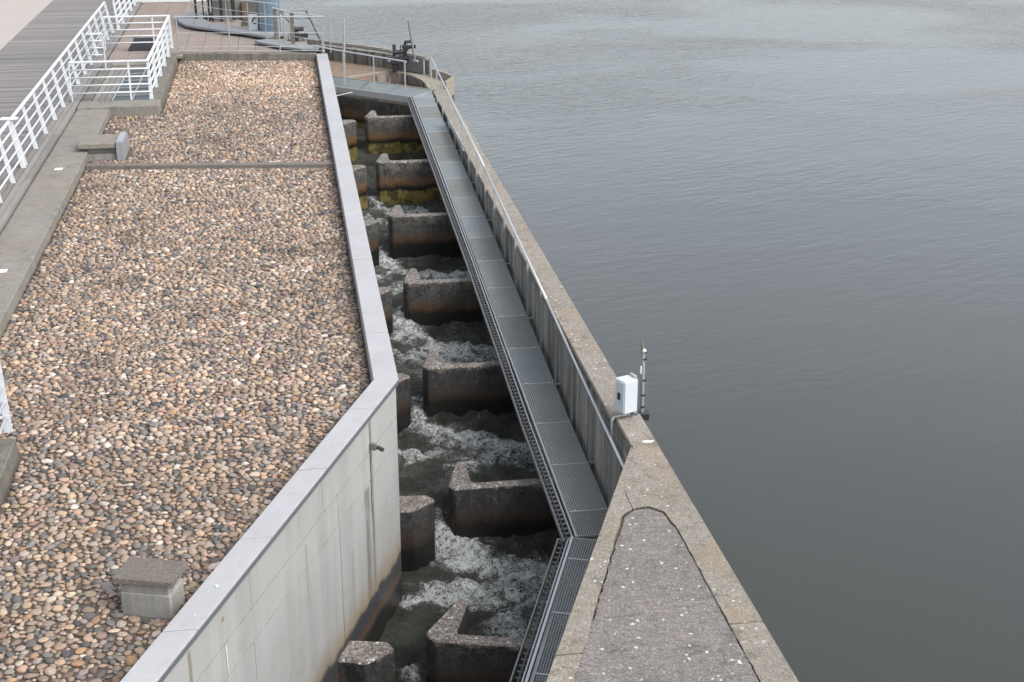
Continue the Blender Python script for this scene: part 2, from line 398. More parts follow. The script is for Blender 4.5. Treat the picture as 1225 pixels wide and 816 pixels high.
# ------------------------------------------------------------------ outlines of the two channel walls
BY, SL = 19.80, .4056
def xo(y): return 1.36 if y >= BY else 1.36 - (BY - y) * SL       # left wall face
def xm(y): return 4.70 if y >= 18.5 else 4.70 - (18.5 - y) * .406  # right wall / mass face
YN = 6.0                                                           # where the foreground is cut off

# ------------------------------------------------------------------ baffles
BAF = [(43.56, .89, 'baf_far'), (38.70, .66, 'baf_far'), (34.20, .38, 'baf_mid'), (29.95, .05, 'baf_mid'), (25.63, -.26, 'baf_near'), (21.26, -.69, 'baf_near')]
WATER = [-.1, -.38, -.58, -.80, -1.07, -1.40, -1.83, -2.15]
BL = ['farthest baffle wall in the channel, grey above with a broad yellow algae foot',
      'second baffle wall from the far end, rust brown band over yellow algae and foam',
      'third baffle wall from the far end, grey crest and a rusty middle band',
      'fourth baffle wall from the far end, black face with a small weed tuft hanging on it',
      'fifth baffle wall from the far end, level with the bend in the left wall',
      'sixth baffle wall from the far end, dark face and a pale speckled pointed arm']
PL = ['farthest left pier, pale stub half hidden behind the grey coping', 'second left pier from the far end with rust and yellow algae at its foot',
      'third left pier from the far end, tan topped stub beside the coping', 'fourth left pier from the far end, narrow dark stub with a chipped edge',
      'fifth left pier, speckled stub against the corner where the left wall bends', 'sixth left pier, broad dark stub with pale lichen dots on its sloping-sided top']
for i, (yf, zt, mt) in enumerate(BAF):
    t = thing('baffle_wall', (2.30, yf, zt), 'concrete ' + BL[i], 'baffle', 'baffle walls across the fish ladder')
    pl = [(2.30, .15), (2.39, 0), (4.75, 0), (4.75, .20), (2.76, .21), (2.70, .30), (2.70, 1.02), (2.64, 1.07), (2.56, 1.07), (2.52, 1.0)]
    MB().prism([(x, y + yf) for x, y in pl], -3.6, zt).build('wall', MAT[mt], t, bevel=.022)
    p = thing('pier', (1.36, yf - .6, zt), 'concrete ' + PL[i], 'pier', 'piers along the left wall of the fish ladder')
    pp = [(1.2, yf - .61), (1.64, yf - .61), (2.02, yf - .30), (2.02, yf - .22), (1.9, yf - .08), (1.2, yf - .03)]
    MB().prism(pp, -3.6, zt - .02).build('wall', MAT[mt], p, bevel=.022)
# weed tuft on the fourth baffle
tb = thing('weed_tuft', (3.45, 29.93, -.42), 'small olive weed tuft hanging from the dark face of the fourth baffle', 'weed')
g = MB(); rr = random.Random(3)
for k in range(60):
    a = rr.uniform(-.16, .16); l = rr.uniform(.08, .22); z0 = -.36 + rr.uniform(-.05, .04)
    g.add([(3.45 + a, 29.935, z0), (3.465 + a, 29.935, z0), (3.45 + a * 1.5 + rr.uniform(-.03, .03), 29.935 - rr.uniform(.03, .12), z0 - l)], [(0, 1, 2)])
g.build('blades', plain('olive_weed', (.028, .03, .012), .8), tb)
t = thing('baffle_wall', (1.52, 17.4, -1.05), 'nearest concrete baffle wall with a long arm pointing upstream, cut by the picture bottom', 'baffle', 'baffle walls across the fish ladder')
MB().prism([(1.52, 17.55), (1.55, 17.42), (1.64, 17.3), (4.2, 16.62), (4.2, 16.86), (2.0, 17.44), (1.96, 17.5), (2.24, 18.30), (2.22, 18.36), (2.14, 18.42), (2.09, 18.38)], -3.6, -1.05).build('wall', MAT['baf_near'], t, bevel=.022)
t = thing('pier', (.6, 17.2, -1.05), 'nearest left pier, five-sided speckled stub at the foot of the pale wall', 'pier', 'piers along the left wall of the fish ladder')
MB().prism([(.1, 17.56), (.51, 17.53), (.97, 17.42), (1.05, 17.2), (.62, 16.9), (.36, 17.02), (-.1, 17.1)], -3.6, -1.06).build('wall', MAT['baf_near'], t, bevel=.022)

# ------------------------------------------------------------------ channel water
NY, NX = 1270, 118
ys = np.linspace(YN, 48.3, NY); u = np.linspace(0, 1, NX)
xl = np.where(ys >= BY, 1.33, 1.33 - (BY - ys) * SL); xr = np.where(ys >= 18.5, 4.74, 4.74 - (18.5 - ys) * .406)
XX = xl[:, None] + (xr - xl)[:, None] * u[None, :]; YY = np.repeat(ys[:, None], NX, 1)
lev = np.full_like(YY, WATER[0]); foam = np.zeros_like(YY); rufi = np.full_like(YY, .35)
yb = [b[0] + .1 for b in BAF] + [17.35]
for i, y0 in enumerate(yb):
    d = WATER[i] - WATER[i + 1]
    lev -= d / (1 + np.exp(np.clip((YY - (y0 - .05)) / .13, -40, 40)))
WX = XX + .9 * (fbm(XX * 1.5, YY * 1.5 + 7, 51, 4) - .47) + .25 * (fbm(XX * 5, YY * 5, 57, 3) - .44)
WY = YY + .9 * (fbm(XX * 1.5 + 40, YY * 1.5, 61, 4) - .47) + .25 * (fbm(XX * 5 + 9, YY * 5, 67, 3) - .44)
def blob(path, w0, w1, amp):
    global foam, rufi
    n = 40; P = np.array(path, float); seg = np.linspace(0, len(P) - 1, n)
    px = np.interp(seg, range(len(P)), P[:, 0]); py = np.interp(seg, range(len(P)), P[:, 1])
    best = np.zeros_like(YY)
    for k in range(n):
        w = w0 + (w1 - w0) * k / n
        best = np.maximum(best, np.exp(-(((WX - px[k]) ** 2 + (WY - py[k]) ** 2) / w ** 2)) * (1 - .45 * k / n))
    foam = np.maximum(foam, amp * best); rufi = np.maximum(rufi, best)
for i, (yf, zt, mt) in enumerate(BAF):
    a = [.12, .55, .75, .8, .85, 1.0][i]; o_ = [(0, 0), (.1, .1), (-.15, -.1), (.1, -.25), (-.2, .15), (.1, .1)][i]
    blob([(2.14, yf + .1), (2.35, yf - .35), (2.75 + o_[0], yf - .85 + o_[1]), (3.4 + o_[0], yf - 1.35 + o_[1] * 2), (4.1, yf - 1.65 - o_[1]), (4.5, yf - 1.7)], .16, .5, .88 * a)
    blob([(2.14, yf + .6), (2.14, yf - .2)], .1, .12, .35 * a)
    blob([(2.5 + o_[1] * 2, yf - 1.9 + o_[0] * 2), (3.2, yf - 2.3 - o_[0] * 2), (4.3, yf - 2.2)], .2, .45, .5 * a)
    blob([(1.7, yf - 1.2), (2.1, yf - 1.6), (2.6, yf - 1.5)], .12, .3, .6 * a)
blob([(2.14, 21.3), (2.6, 20.9), (3.2, 20.3), (3.75, 20.1)], .16, .36, .92)
blob([(3.1, 19.7), (3.6, 19.2), (3.9, 19.6), (3.6, 20.1)], .22, .35, .95)
blob([(1.45, 19.7), (1.75, 20.1), (2.2, 20.0), (2.5, 19.6)], .12, .22, .85)
blob([(3.0, 18.4), (3.5, 18.6)], .25, .3, .6); blob([(1.25, 17.6), (1.3, 16.9), (1.9, 16.3)], .12, .25, .6)
warp = fbm(XX * 1.3, YY * 1.3, 5, 3) - .5
n_a = fbm((XX + warp) * 2.3, (YY + warp * .7) * 2.3, 11, 5) - .48
n_b = fbm((XX - warp * .6) * 7, (YY + warp) * 7, 23, 3) - .45
foam = (foam + .16 * np.exp(-((YY - 28) / 14) ** 4)) * (.4 + 1.3 * fbm(XX * 2.1 + 9, YY * 2.1 + 4 + warp, 31, 4))
calm = np.clip((YY - 42) / 1.5, 0, 1)
ZZ = lev + (n_a * (.16 + .3 * rufi) + n_b * (.07 + .16 * rufi)) * (1 - .8 * calm) + .1 * foam * (1 - calm)
idx = np.arange(NY * NX).reshape(NY, NX)
fc = np.stack([idx[:-1, :-1], idx[:-1, 1:], idx[1:, 1:], idx[1:, :-1]], -1).reshape(-1, 4)
o = np_mesh('channel_water', np.stack([XX, YY, ZZ], -1).reshape(-1, 3), fc, MAT['channel'], {'foam': ('FLOAT', foam.reshape(-1))}); o['kind'] = 'structure'

# ------------------------------------------------------------------ left retaining wall with coping
def strip(mb, y0, y1, d0, d1, z0, z1, fx):
    return mb.prism([(fx(y0) + d0, y0), (fx(y0) + d1, y0), (fx(y1) + d1, y1), (fx(y1) + d0, y1)], z0, z1)
t = thing('retaining_wall', (1.36, BY, -3.6), 'long pale concrete wall with grey coping, bending beside the fish ladder', 'wall')
b = MB(); strip(b, YN, BY, -.34, -.05, -3.6, 1.93, xo); strip(b, BY, 48.9, -.34, -.05, -3.6, 1.93, xo); b.build('core', MAT['ret'], t)
g_ = .009
for z0, z1, js in ((1.378, 1.925, [YN, 9.4, 12.55, 16.82, BY]), (.93, 1.36, [YN, 10.6, 13.9, 17.33, BY]), (-3.6, .913, [YN, 11.2, 14.6, 17.34, BY])):
    for a, c_ in zip(js, js[1:]):
        strip(MB(), a + (g_ if a > YN else 0), c_ - (0 if c_ == BY else g_), -.05, 0, z0, z1, xo).build('concrete_panel', MAT['ret'], t)
    ya = BY
    while ya < 48.8:
        yb_ = min(ya + 4.17, 48.85); strip(MB(), ya + (0 if ya == BY else g_), yb_ - g_, -.05, 0, z0, z1, xo).build('concrete_panel', MAT['ret'], t); ya = yb_
cj = [48.9, 46.0, 44.12, 42.1, 40.17, 38.2, 36.17, 34.0, 31.94, 29.85, 27.77, 25.78, 23.74, 21.80, BY, 18.75, 16.9, 15.15, 13.25, 11.4, 9.6, 7.8, YN]
rc = random.Random(5)
for a, c_ in zip(cj, cj[1:]):
    dz = rc.uniform(-.004, .004)
    strip(MB(), c_ + .009, a - .009, -.33, .04, 1.93, 1.995 + dz, xo).build('coping_slab', MAT['coping'], t, bevel=.006)
for y_, dx_, r_ in ((14.1, -.14, .022), (13.5, -.1, .013), (15.9, -.2, .012), (17.6, -.1, .015), (24.2, -.2, .02), (29.0, -.12, .02), (31.2, -.25, .015)):
    k_ = rc.random() * 3; MB().prism([(xo(y_) + dx_ + r_ * rc.uniform(.6, 1.3) * math.cos(a), y_ + r_ * rc.uniform(.6, 1.4) * math.sin(a)) for a in (k_ + j * math.pi / 4 for j in range(8))], 1.99, 2.002).build('bird_dropping', MAT['cabinet'], t)
for a, c_ in ((48.88, BY), (BY, YN)): strip(MB(), c_, a, .012, .046, 1.90, 1.962, xo).build('coping_shadow_line', MAT['shade_strip'], t)  # dark strip added as the shadow line along the coping lip
# drain spout on the angled face
t = thing('drain_spout', (.9, 18.6, 1.4), 'small rusty drain spout sticking out of the pale wall above a dark streak', 'spout')
MB().bar((.85, 18.62, 1.46), (.97, 18.56, 1.46), .06, .1).build('socket', MAT['tray'], t, bevel=.008)
MB().tube((.98, 18.56, 1.46), (1.07, 18.52, 1.42), .03, 10).build('pipe', MAT['rust'], t)
MB().bar((.86, 18.72, 1.44), (.86, 18.72, 1.02), .03, .03).build('strap', MAT['tray'], t)
t = thing('former_plug', (-1.0, 13.89, 1.69), 'small oval brown plug mark set in the upper band of the pale wall', 'plug')
yy = 13.89; nx = Vector((1, -SL, 0)).normalized()
c0 = Vector((xo(yy), yy, 1.69)); MB().tube(c0 - nx * .01, c0 + nx * .004, .035, 14).build('plug', plain('plug_mortar', (.22, .18, .13), .9), t)

# ------------------------------------------------------------------ river wall, right
t = thing('river_wall', (4.9, 30, -3.6), 'long straight concrete wall dividing the fish ladder from the river', 'wall')
MB().box(4.70, 5.10, 18.5, 45.95, -3.6, 1.12).build('core', MAT['rwall'], t)
ya = 45.95
for yb_ in (41.3, 36.9, 32.3, 27.8, 23.4, 19.62):
    MB().box(4.66, 5.12, yb_ + .004, ya - .004, 1.12, 1.2).build('crest_slab', MAT['wall_top'], t, bevel=.012); ya = yb_
MB().box(4.73, 5.135, 18.45, 19.61, 1.12, 1.205).build('crest_slab', MAT['wall_top'], t, bevel=.012)
for k in range(17):                          # formwork fins on the inner face
    y = 19.9 + k * 1.55
    MB().box(4.675, 4.70, y, y + .05, -.9, 1.118).build('rib', MAT['rwall'], t)

# ------------------------------------------------------------------ concrete mass at lower right
t = thing('wedge_wall', (4, 14, -3.6), 'broad wedge-shaped concrete wall head with cracked joints, tapering to the river wall', 'wall')
MB().prism([(xm(YN), YN), (5.12, YN), (5.12, 18.6), (4.72, 18.6), (4.70, 18.5)], -3.6, 1.14).build('core', MAT['wall_top'], t)
def crumbly(pts, amp, seed, step=.12):
    r = random.Random(seed); out = []
    for i, p in enumerate(pts):
        q = pts[(i + 1) % len(pts)]; n = max(1, int(math.hypot(q[0] - p[0], q[1] - p[1]) / step)) if p[2] else 1
        for k in range(n):
            f_ = k / n; j = amp if (p[2] and k) else 0
            out.append((p[0] + (q[0] - p[0]) * f_ + r.uniform(-j, j), p[1] + (q[1] - p[1]) * f_ + r.uniform(-j, j)))
    return out
def xi(y): return 4.14 - (16.40 - y) * .395      # inner slab left edge
inner = crumbly([(xi(YN), YN, 0), (4.70, YN, 1), (4.72, 15.9, 1), (4.66, 16.45, 1), (4.50, 16.62, 1), (4.3, 16.6, 1), (4.12, 16.42, 1)], .012, 4)
MB().prism(inner, 1.1, 1.19).build('infill_slab', MAT['mass_slab'], t)
gl = .013
L1 = crumbly([(xm(13.36) , 13.36, 0), (xi(13.36) - gl, 13.36, 1), (4.09, 16.45, 1), (4.28, 16.64, 1), (4.302, 17.2, 0), (4.72, 18.52, 0), (4.70, 18.5, 0)], .010, 8)
MB().prism(L1, 1.1, 1.2).build('border_slab', MAT['wall_top'], t)
MB().prism(crumbly([(xm(YN), YN, 0), (xi(YN) - gl, YN, 1), (xi(13.33) - gl, 13.33, 1), (xm(13.33), 13.33, 0)], .010, 9), 1.1, 1.196).build('border_slab', MAT['wall_top'], t)
MB().prism(crumbly([(4.285, 16.65, 1), (4.51, 16.66, 1), (4.685, 16.48, 1), (4.737, 15.9, 1), (4.722, 13.68, 1), (5.125, 13.68, 0), (5.125, 18.44, 0), (4.725, 18.44, 0), (4.721, 18.515, 0), (4.303, 17.2, 0)], .010, 10), 1.1, 1.203).build('border_slab', MAT['wall_top'], t)
MB().prism(crumbly([(4.722, YN, 1), (4.722, 13.65, 1), (5.125, 13.65, 0), (5.125, YN, 0)], .010, 12), 1.1, 1.199).build('border_slab', MAT['wall_top'], t)
# dark earth and crumbs lying in the cracks
g = MB(); rr = random.Random(2)
crack = [(xi(y) - .01, y) for y in np.arange(12, 16.4, .05)] + [(4.725, y) for y in np.arange(11.5, 16.2, .02)] + [(4.12 + k * .02, 16.46 + .2 * math.sin(min(1, k / 10) * 1.4)) for k in range(20)] + [(4.5 + k * .02, 16.63 - k * .02) for k in range(10)]
for (x, y) in crack:
    s_ = rr.uniform(.008, .024); x += rr.gauss(0, .008); z_ = 1.195
    g.add([(x - s_, y - s_, z_ - .03), (x + s_, y - s_ * .7, z_ - .03), (x + s_ * .8, y + s_, z_ - .03), (x - s_, y + s_ * .9, z_ - .03), (x, y, z_ + s_ * .5)], [(0, 1, 4), (1, 2, 4), (2, 3, 4), (3, 0, 4)])
o = g.build('crack_dirt', MAT['joint'], t, kind='stuff')

# ------------------------------------------------------------------ grated walkway
WZ = [(5, -1.0), (15.3, -.52), (18.5, -.29), (19.3, -.25), (22.5, -.11), (25.5, .12), (30, .44), (36.5, .78), (45.2, 1.2), (60, 1.2)]
def wz(y): return float(np.interp(y, [a for a, _ in WZ], [b for _, b in WZ]))
def grating(name, A, B, C_, D, mat, parent, pitch=.036, cross=.034, dep=.03, flush=.012):
    """A near-left, B near-right, C far-right, D far-left"""
    A, B, C_, D = map(V, (A, B, C_, D)); g = MB()
    w = (B - A).length; l = ((D - A).length + (C_ - B).length) / 2
    nb = max(2, int(w / pitch)); nc = max(2, int(l / cross))
    for i in range(nb + 1):
        f_ = i / nb; g.bar(A.lerp(B, f_) - V((0, 0, dep / 2)), D.lerp(C_, f_) - V((0, 0, dep / 2)), .009, dep)
    for j in range(1, nc):
        f_ = j / nc; g.bar(A.lerp(D, f_) - V((0, 0, flush)), B.lerp(C_, f_) - V((0, 0, flush)), .007, .02)
    for p, q in ((A, B), (D, C_)): g.bar(p - V((0, 0, .013)), q - V((0, 0, .013)), .018, .034)
    return g.build(name, mat, parent)
t = thing('grated_walkway', (4.3, 30, .4), 'long galvanised grating walkway along the river wall, bending at both ends', 'walkway')
js = [18.62, 19.34, 20.87, 22.4, 23.93, 25.46, 26.99, 28.5, 30.05, 31.6, 33.1, 34.6, 36.2, 37.7, 39.2, 40.8, 42.3, 43.8, 44.95]
X0, X1 = 3.97, 4.58
tint = ['grate3', 'grate', 'grate', 'grate', 'grate2', 'grate3', 'grate', 'grate', 'grate3', 'grate2', 'grate', 'grate3', 'grate2', 'grate3', 'grate3', 'grate2', 'grate3', 'grate2']
for i, (a, c_) in enumerate(zip(js, js[1:])):
    xl_ = 3.92 if i == 0 else X0
    grating('grating_panel', (xl_, a + .012, wz(a)), (X1, a + .012, wz(a)), (X1, c_ - .012, wz(c_)), (X0, c_ - .012, wz(c_)), MAT[tint[i]], t)
    if i:                                     # pale cross angle with two clips at each joint
        MB().bar((X0, a, wz(a) + .006), (X1, a, wz(a) + .006), .018, .012).build('joint_bar', MAT['steel'], t)
        for x in (X0 + .09, X1 - .09): MB().bar((x - .02, a, wz(a) + .014), (x + .02, a, wz(a) + .014), .045, .01).build('clip', MAT['steel'], t)
MB().path([(X0 - .03, 18.62, wz(18.62) - .01), (X0 - .03, 25.5, wz(25.5) - .01), (X0 - .03, 36.5, wz(36.5) - .01), (X0 - .03, 45, wz(45) - .01)], .016, 6).build('edge_rail', MAT['steel'], t)
for X in (X0 + .02, X1 - .02):
    b = MB()
    for a, c_ in zip(js, js[1:]): b.bar((X, a, wz(a) - .11), (X, c_, wz(c_) - .11), .05, .14)
    b.build('support_beam', MAT['galv'], t)
# after the bend, running down along the pier head
d = V((-.355, -.935, 0)); n = V((.935, -.355, 0)); P0 = V((3.90, 18.60, 0))
def bp(s_, o_): p = P0 + d * s_ + n * o_; p.z = wz(p.y); return p
jb = [0.0, .58, 1.94, 3.3, 4.7, 6.1, 7.5, 8.9, 10.3, 11.7]
for i, (a, c_) in enumerate(zip(jb, jb[1:])):
    B_ = bp(a, .66); B_.z = bp(a, 0).z; C2 = bp(c_, .66); C2.z = bp(c_, 0).z
    grating('grating_panel', bp(c_ - .012, 0), C2, B_, bp(a + .012, 0), MAT['grate'], t, .036, .05, .03, .008)
    if i: MB().bar(bp(a, 0) + V((0, 0, .006)), V((B_.x, B_.y, B_.z + .006)), .018, .012).build('joint_bar', MAT['steel'], t)
MB().bar(bp(0, -.03), bp(11.7, -.03), .035, .04).build('edge_rail', MAT['steel'], t)
MB().bar(bp(0, .02) - V((0, 0, .11)), bp(11.7, .02) - V((0, 0, .11)), .05, .14).build('support_beam', MAT['galv'], t)
# transverse arm at the far end
T0, T1 = [(1.30, 47.42), (2.3, 46.52), (3.14, 45.76), (3.95, 45.0)], [(1.30, 49.2), (2.75, 47.9), (3.7, 47.0), (4.62, 46.05)]
for i in range(3):
    grating('grating_panel', (*T0[i], 1.2), (*T0[i + 1], 1.2), (*T1[i + 1], 1.2), (*T1[i], 1.2), MAT['grate2'], t, .05, .05)
grating('grating_panel', (X0, 44.97, 1.19), (X1, 44.97, 1.19), (4.62, 46.0, 1.2), (3.96, 45.02, 1.2), MAT['grate2'], t)
MB().bar((1.3, 47.38, 1.1), (3.97, 44.94, 1.1), .04, .2).build('fascia_beam', MAT['galv'], t)
MB().bar((1.3, 49.22, 1.17), (4.64, 46.08, 1.17), .05, .1).build('rear_edge', MAT['tan'], t)

# cable tray beside the walkway
t = thing('cable_tray', (3.77, 30, .3), 'dark ladder-type cable tray running along the channel side of the walkway', 'tray')
ty = [18.55, 22.5, 25.5, 30, 36.5, 45.0]
def tp(x, y): return V((x, y, wz(y) - .05))
for x in (3.73, 3.88):
    b = MB()
    for a, c_ in zip(ty, ty[1:]): b.bar(tp(x, a), tp(x, c_), .022, .07)
    a = bp(0, x - 3.93) - V((0, 0, .05)); b.bar(tp(x, 18.55), bp(.05, x - 3.97) - V((0, 0, .05)), .022, .07); b.bar(bp(.05, x - 3.97) - V((0, 0, .05)), bp(11.7, x - 3.97) - V((0, 0, .05)), .022, .07)
    b.build('side_rail', MAT['tray' if x < 3.8 else 'galv'], t)
b = MB()
for y in np.arange(18.7, 45, .14): b.bar(tp(3.73, y) - V((0, 0, .02)), tp(3.88, y) - V((0, 0, .02)), .05, .02)
for s_ in np.arange(.1, 11.6, .13): b.bar(bp(s_, -.22) - V((0, 0, .07)), bp(s_, -.08) - V((0, 0, .07)), .03, .02)
b.build('rungs', MAT['tray'], t, kind='stuff')
b = MB()
for a, c_ in zip(ty, ty[1:]): b.bar(tp(3.80, a) + V((0, 0, -.002)), tp(3.80, c_) + V((0, 0, -.002)), .028, .02); b.bar(tp(3.755, a) - V((0, 0, .004)), tp(3.755, c_) - V((0, 0, .004)), .016, .016)
b.bar(bp(.0, -.15) - V((0, 0, .052)), bp(11.7, -.15) - V((0, 0, .052)), .03, .02); b.build('cable', MAT['black'], t)

# handrail along the river wall
t = thing('handrail', (4.62, 32, .8), 'straight stainless handrail on slim posts beside the long walkway', 'handrail')
hr = [(18.55, .86), (25, 1.26), (33.5, 1.74), (46.0, 2.28)]
def hz(y): return float(np.interp(y, [a for a, _ in hr], [b for _, b in hr]))
MB().path([(4.62, y, z_) for y, z_ in hr], .026, 8).build('top_rail', MAT['steel'], t, smooth=True)
for y in (45.93, 44.2, 42.65, 41.1, 39.55, 38.0, 36.45, 34.9, 33.35, 31.8, 30.25, 28.7, 27.15, 25.6, 24.05, 22.5, 20.95, 19.4):
    MB().bar((4.63, y, wz(y) - .12), (4.62, y, hz(y)), .045, .02).build('post', MAT['galv'], t)
for y in (45.0, 42, 39, 36, 33, 30, 27, 24, 21): MB().bar((4.60, y, wz(y) - .06), (4.71, y, wz(y) - .06), .06, .02).build('fixing', MAT['steel'], t)
t = thing('handrail', (2.8, 46.5, 1.2), 'short stainless handrail crossing the far end of the channel on three posts', 'handrail')
MB().path([(.9, 48.5, 2.34), (1.53, 47.75, 2.32), (3.78, 45.42, 2.25)], .026, 8).build('top_rail', MAT['steel'], t)
for x, y in ((1.87, 47.40), (2.8, 46.42), (3.73, 45.44)):
    MB().bar((x, y - .05, 1.0), (x, y - .05, 2.28), .045, .02).build('post', MAT['galv'], t)
    MB().bar((x, y - .09, 1.0), (x, y - .09, 1.22), .12, .02).build('foot_plate', MAT['galv'], t)
t = thing('slim_pole', (1.93, 47.5, 1.2), 'tall plain grey pole standing by the far end of the grey coping', 'pole')
MB().tube((1.88, 47.45, 1.1), (1.94, 47.45, 3.35), .035, 8).build('pole', MAT['galv'], t)
t = thing('toe_plate', (4.64, 39.5, 1.1), 'short pale steel angle bolted along the wall crest near the far bend', 'bracket')
MB().bar((4.62, 41.3, 1.24), (4.62, 37.7, 1.24), .02, .16).build('plate', MAT['steel'], t)
for y in (41.2, 38.1): MB().bar((4.62, y, 1.24), (4.62, y, .85), .03, .03).build('bracket', MAT['steel'], t)
MB().bar((4.62, 37.7, 1.17), (4.74, 37.7, 1.17), .3, .012).build('foot', MAT['galv'], t)

# control cabinet and gauge pipe
t = thing('control_cabinet', (4.9, 19.62, 1.2), 'small white metal cabinet on a post standing on the river wall', 'cabinet')
q = V((.93, .37, 0)); e = V((-.37, .93, 0)); c0 = V((4.885, 19.52, 0))
def rb(c, a0, a1, b0, b1, z0, z1): return MB().prism([tuple((c + q * a + e * bb)[:2]) for a, bb in ((a0, b0), (a1, b0), (a1, b1), (a0, b1))], z0, z1)
rb(c0, -.12, .12, -.10, .16, 1.34, 1.86).build('housing', MAT['cabinet'], t, bevel=.008)
rb(c0, -.135, -.122, -.085, .145, 1.355, 1.845).build('door', MAT['cabinet'], t, bevel=.004)
rb(c0, -.16, -.136, .0, .05, 1.55, 1.66).build('lock', MAT['black'], t, bevel=.004)
rb(c0, .15, .21, .03, .08, 1.18, 1.82).build('post', MAT['grey_metal'], t)
rb(c0, .12, .152, -.02, .12, 1.45, 1.49).build('bracket', MAT['steel'], t)
rb(c0, .12, .152, -.02, .12, 1.80, 1.90).build('bracket', MAT['steel'], t)
rb(c0, .10, .25, -.02, .14, 1.2, 1.215).build('foot_plate', MAT['galv'], t)
MB().path([(4.9, 19.6, 1.36), (4.9, 19.6, 1.235), (4.70, 19.56, 1.235), (4.645, 19.5, 1.2), (4.64, 19.45, .7)], .017, 8).build('conduit', MAT['galv'], t)
MB().path([(4.94, 19.58, 1.36), (4.97, 19.58, 1.24), (5.08, 19.62, 1.23)], .014, 6).build('cable', MAT['black'], t)
t = thing('gauge_pipe', (5.19, 19.75, .8), 'upright dark grey pipe with clamps rising from the water behind the cabinet', 'pipe')
MB().tube((5.20, 19.75, -.5), (5.17, 19.75, 2.22), .034, 10).build('pipe', MAT['pvc'], t, smooth=True)
MB().tube((5.165, 19.75, 2.2), (5.14, 19.75, 2.42), .03, 10, .012).build('tip', MAT['pvc'], t)
for z_ in (1.28, 1.48, 1.73, 2.08, 2.2): MB().tube((5.19, 19.75, z_), (5.19, 19.75, z_ + .025), .042, 10).build('clamp', MAT['black'], t)
MB().tube((5.17, 19.74, 2.22), (5.19, 19.73, 2.245), .032, 8).build('cap', MAT['cream'], t)
MB().tube((5.135, 19.72, 1.86), (5.135, 19.72, 1.98), .014, 8).build('tag', MAT['white'], t)
MB().prism([(5.10, 19.68), (5.28, 19.66), (5.32, 19.8), (5.14, 19.86)], 1.08, 1.2).build('saddle', MAT['black'], t, bevel=.01)
t = thing('scrap_paper', (5.0, 18.66, 1.205), 'small white scrap lying on the wall crest below the cabinet', 'scrap')
MB().prism([(4.92, 18.62), (5.03, 18.60), (5.1, 18.66), (5.0, 18.69), (4.91, 18.67)], 1.206, 1.216).build('scrap', MAT['white'], t)

# ------------------------------------------------------------------ cobbled terrace
t = struct('cobbled_terrace', (0, 0, 0))
poly = [(-4.95, YN), (xo(YN) - .3, YN), (xo(BY) - .3, BY), (1.06, 48.9), (-3.66, 49.7), (-4.9, 49.7)]
MB().prism(poly, -3.9, 1.765).build('mortar_bed', MAT['mortar'], t)
_bare = fbm(np.repeat(np.linspace(-5, 2, 140)[:, None], 160, 1) * 1.3, np.repeat(np.linspace(8.5, 16.5, 160)[None], 140, 0) * 1.3, 301, 4)
def vn(x, y): return _bare[min(139, max(0, int((x + 5) * 20))), min(159, max(0, int((y - 8.5) * 20)))] > .66
def inside(x, y):
    if y < YN + .05 or y > 48.87 - (x - 1) * .17 - .05: return False
    if x > xo(y) - .36 - .03: return False
    lim = -4.93
    if y < 18.38: lim = -3.88
    if y > 40.76: lim = -3.56
    if x < lim + .04: return False
    if 34.33 < y + (x + 4.9) * .125 - .03 < 34.98: 
        yy = y + (x + 4.9) * .125
        if 34.50 < yy < 34.93: return False
    for yj in (18.2, 26.4, 41.9):
        if abs(y + (x + 2) * .11 - yj) < .022 + .02 * math.sin(x * 3): return False
    if y < 16.2 and vn(x, y): return False
    if -5.2 < x < -3.98 and 35.36 < y < 36.7: return False
    u_, v_ = (x + 1.79) * .951 + (y - 14.14) * -.31, (x + 1.79) * .31 + (y - 14.14) * .951
    if abs(u_) < .31 and abs(v_) < .25: return False
    return True
cell = .16; grid = {}
rs = random.Random(11); pts = []
def near(x, y):
    cx_, cy_ = int(x // cell), int(y // cell)
    for a in (cx_ - 1, cx_, cx_ + 1):
        for b_ in (cy_ - 1, cy_, cy_ + 1):
            yield from grid.get((a, b_), ())
area_y0, area_y1 = 9.5, 49.3
for r_, att in ((.070, 4500), (.060, 14000), (.049, 45000), (.038, 100000), (.031, 120000), (.024, 100000)):
    for _ in range(att):
        y = area_y0 + rs.random() * (area_y1 - area_y0); x = -4.95 + rs.random() * 6.05
        ok = True; r = r_ * rs.uniform(.93, 1.07)
        for (a, b_, c_) in near(x, y):
            if (a - x) ** 2 + (b_ - y) ** 2 < (.84 * (c_ + r)) ** 2: ok = False; break
        if ok and inside(x, y): grid.setdefault((int(x // cell), int(y // cell)), []).append((x, y, r)); pts.append((x, y, r))
PT = np.array(pts); NS = len(PT); print('stones', NS)
R = np.random.RandomState(3)
pal = np.array([(.43, .335, .25), (.50, .42, .34), (.34, .275, .22), (.24, .225, .21), (.175, .168, .162), (.12, .117, .115), (.36, .28, .225), (.37, .26, .17), (.56, .51, .45), (.30, .25, .2), (.36, .32, .285), (.26, .195, .155)])
pw = np.array([.18, .10, .15, .13, .07, .03, .08, .025, .035, .12, .09, .04]); pw /= pw.sum()
ci = R.choice(len(pal), NS, p=pw); tone = pal[ci] * (.8 + .4 * R.rand(NS, 1)) * (1 + .02 * R.randn(NS, 3))
patch = fbm(PT[:, 0] * .5, PT[:, 1] * .3 + 3, 77, 3)
warmz = np.exp(-((PT[:, 1] - 45.5) / 2.6) ** 2)
mean_ = tone.mean(0); tone = (mean_ + (tone - mean_) * 1.12) * np.array([1.10, 1.02, .975])
tone = np.maximum(tone, .045)
edge = np.array([xo(y_) - .36 for y_ in PT[:, 1]]) - PT[:, 0]
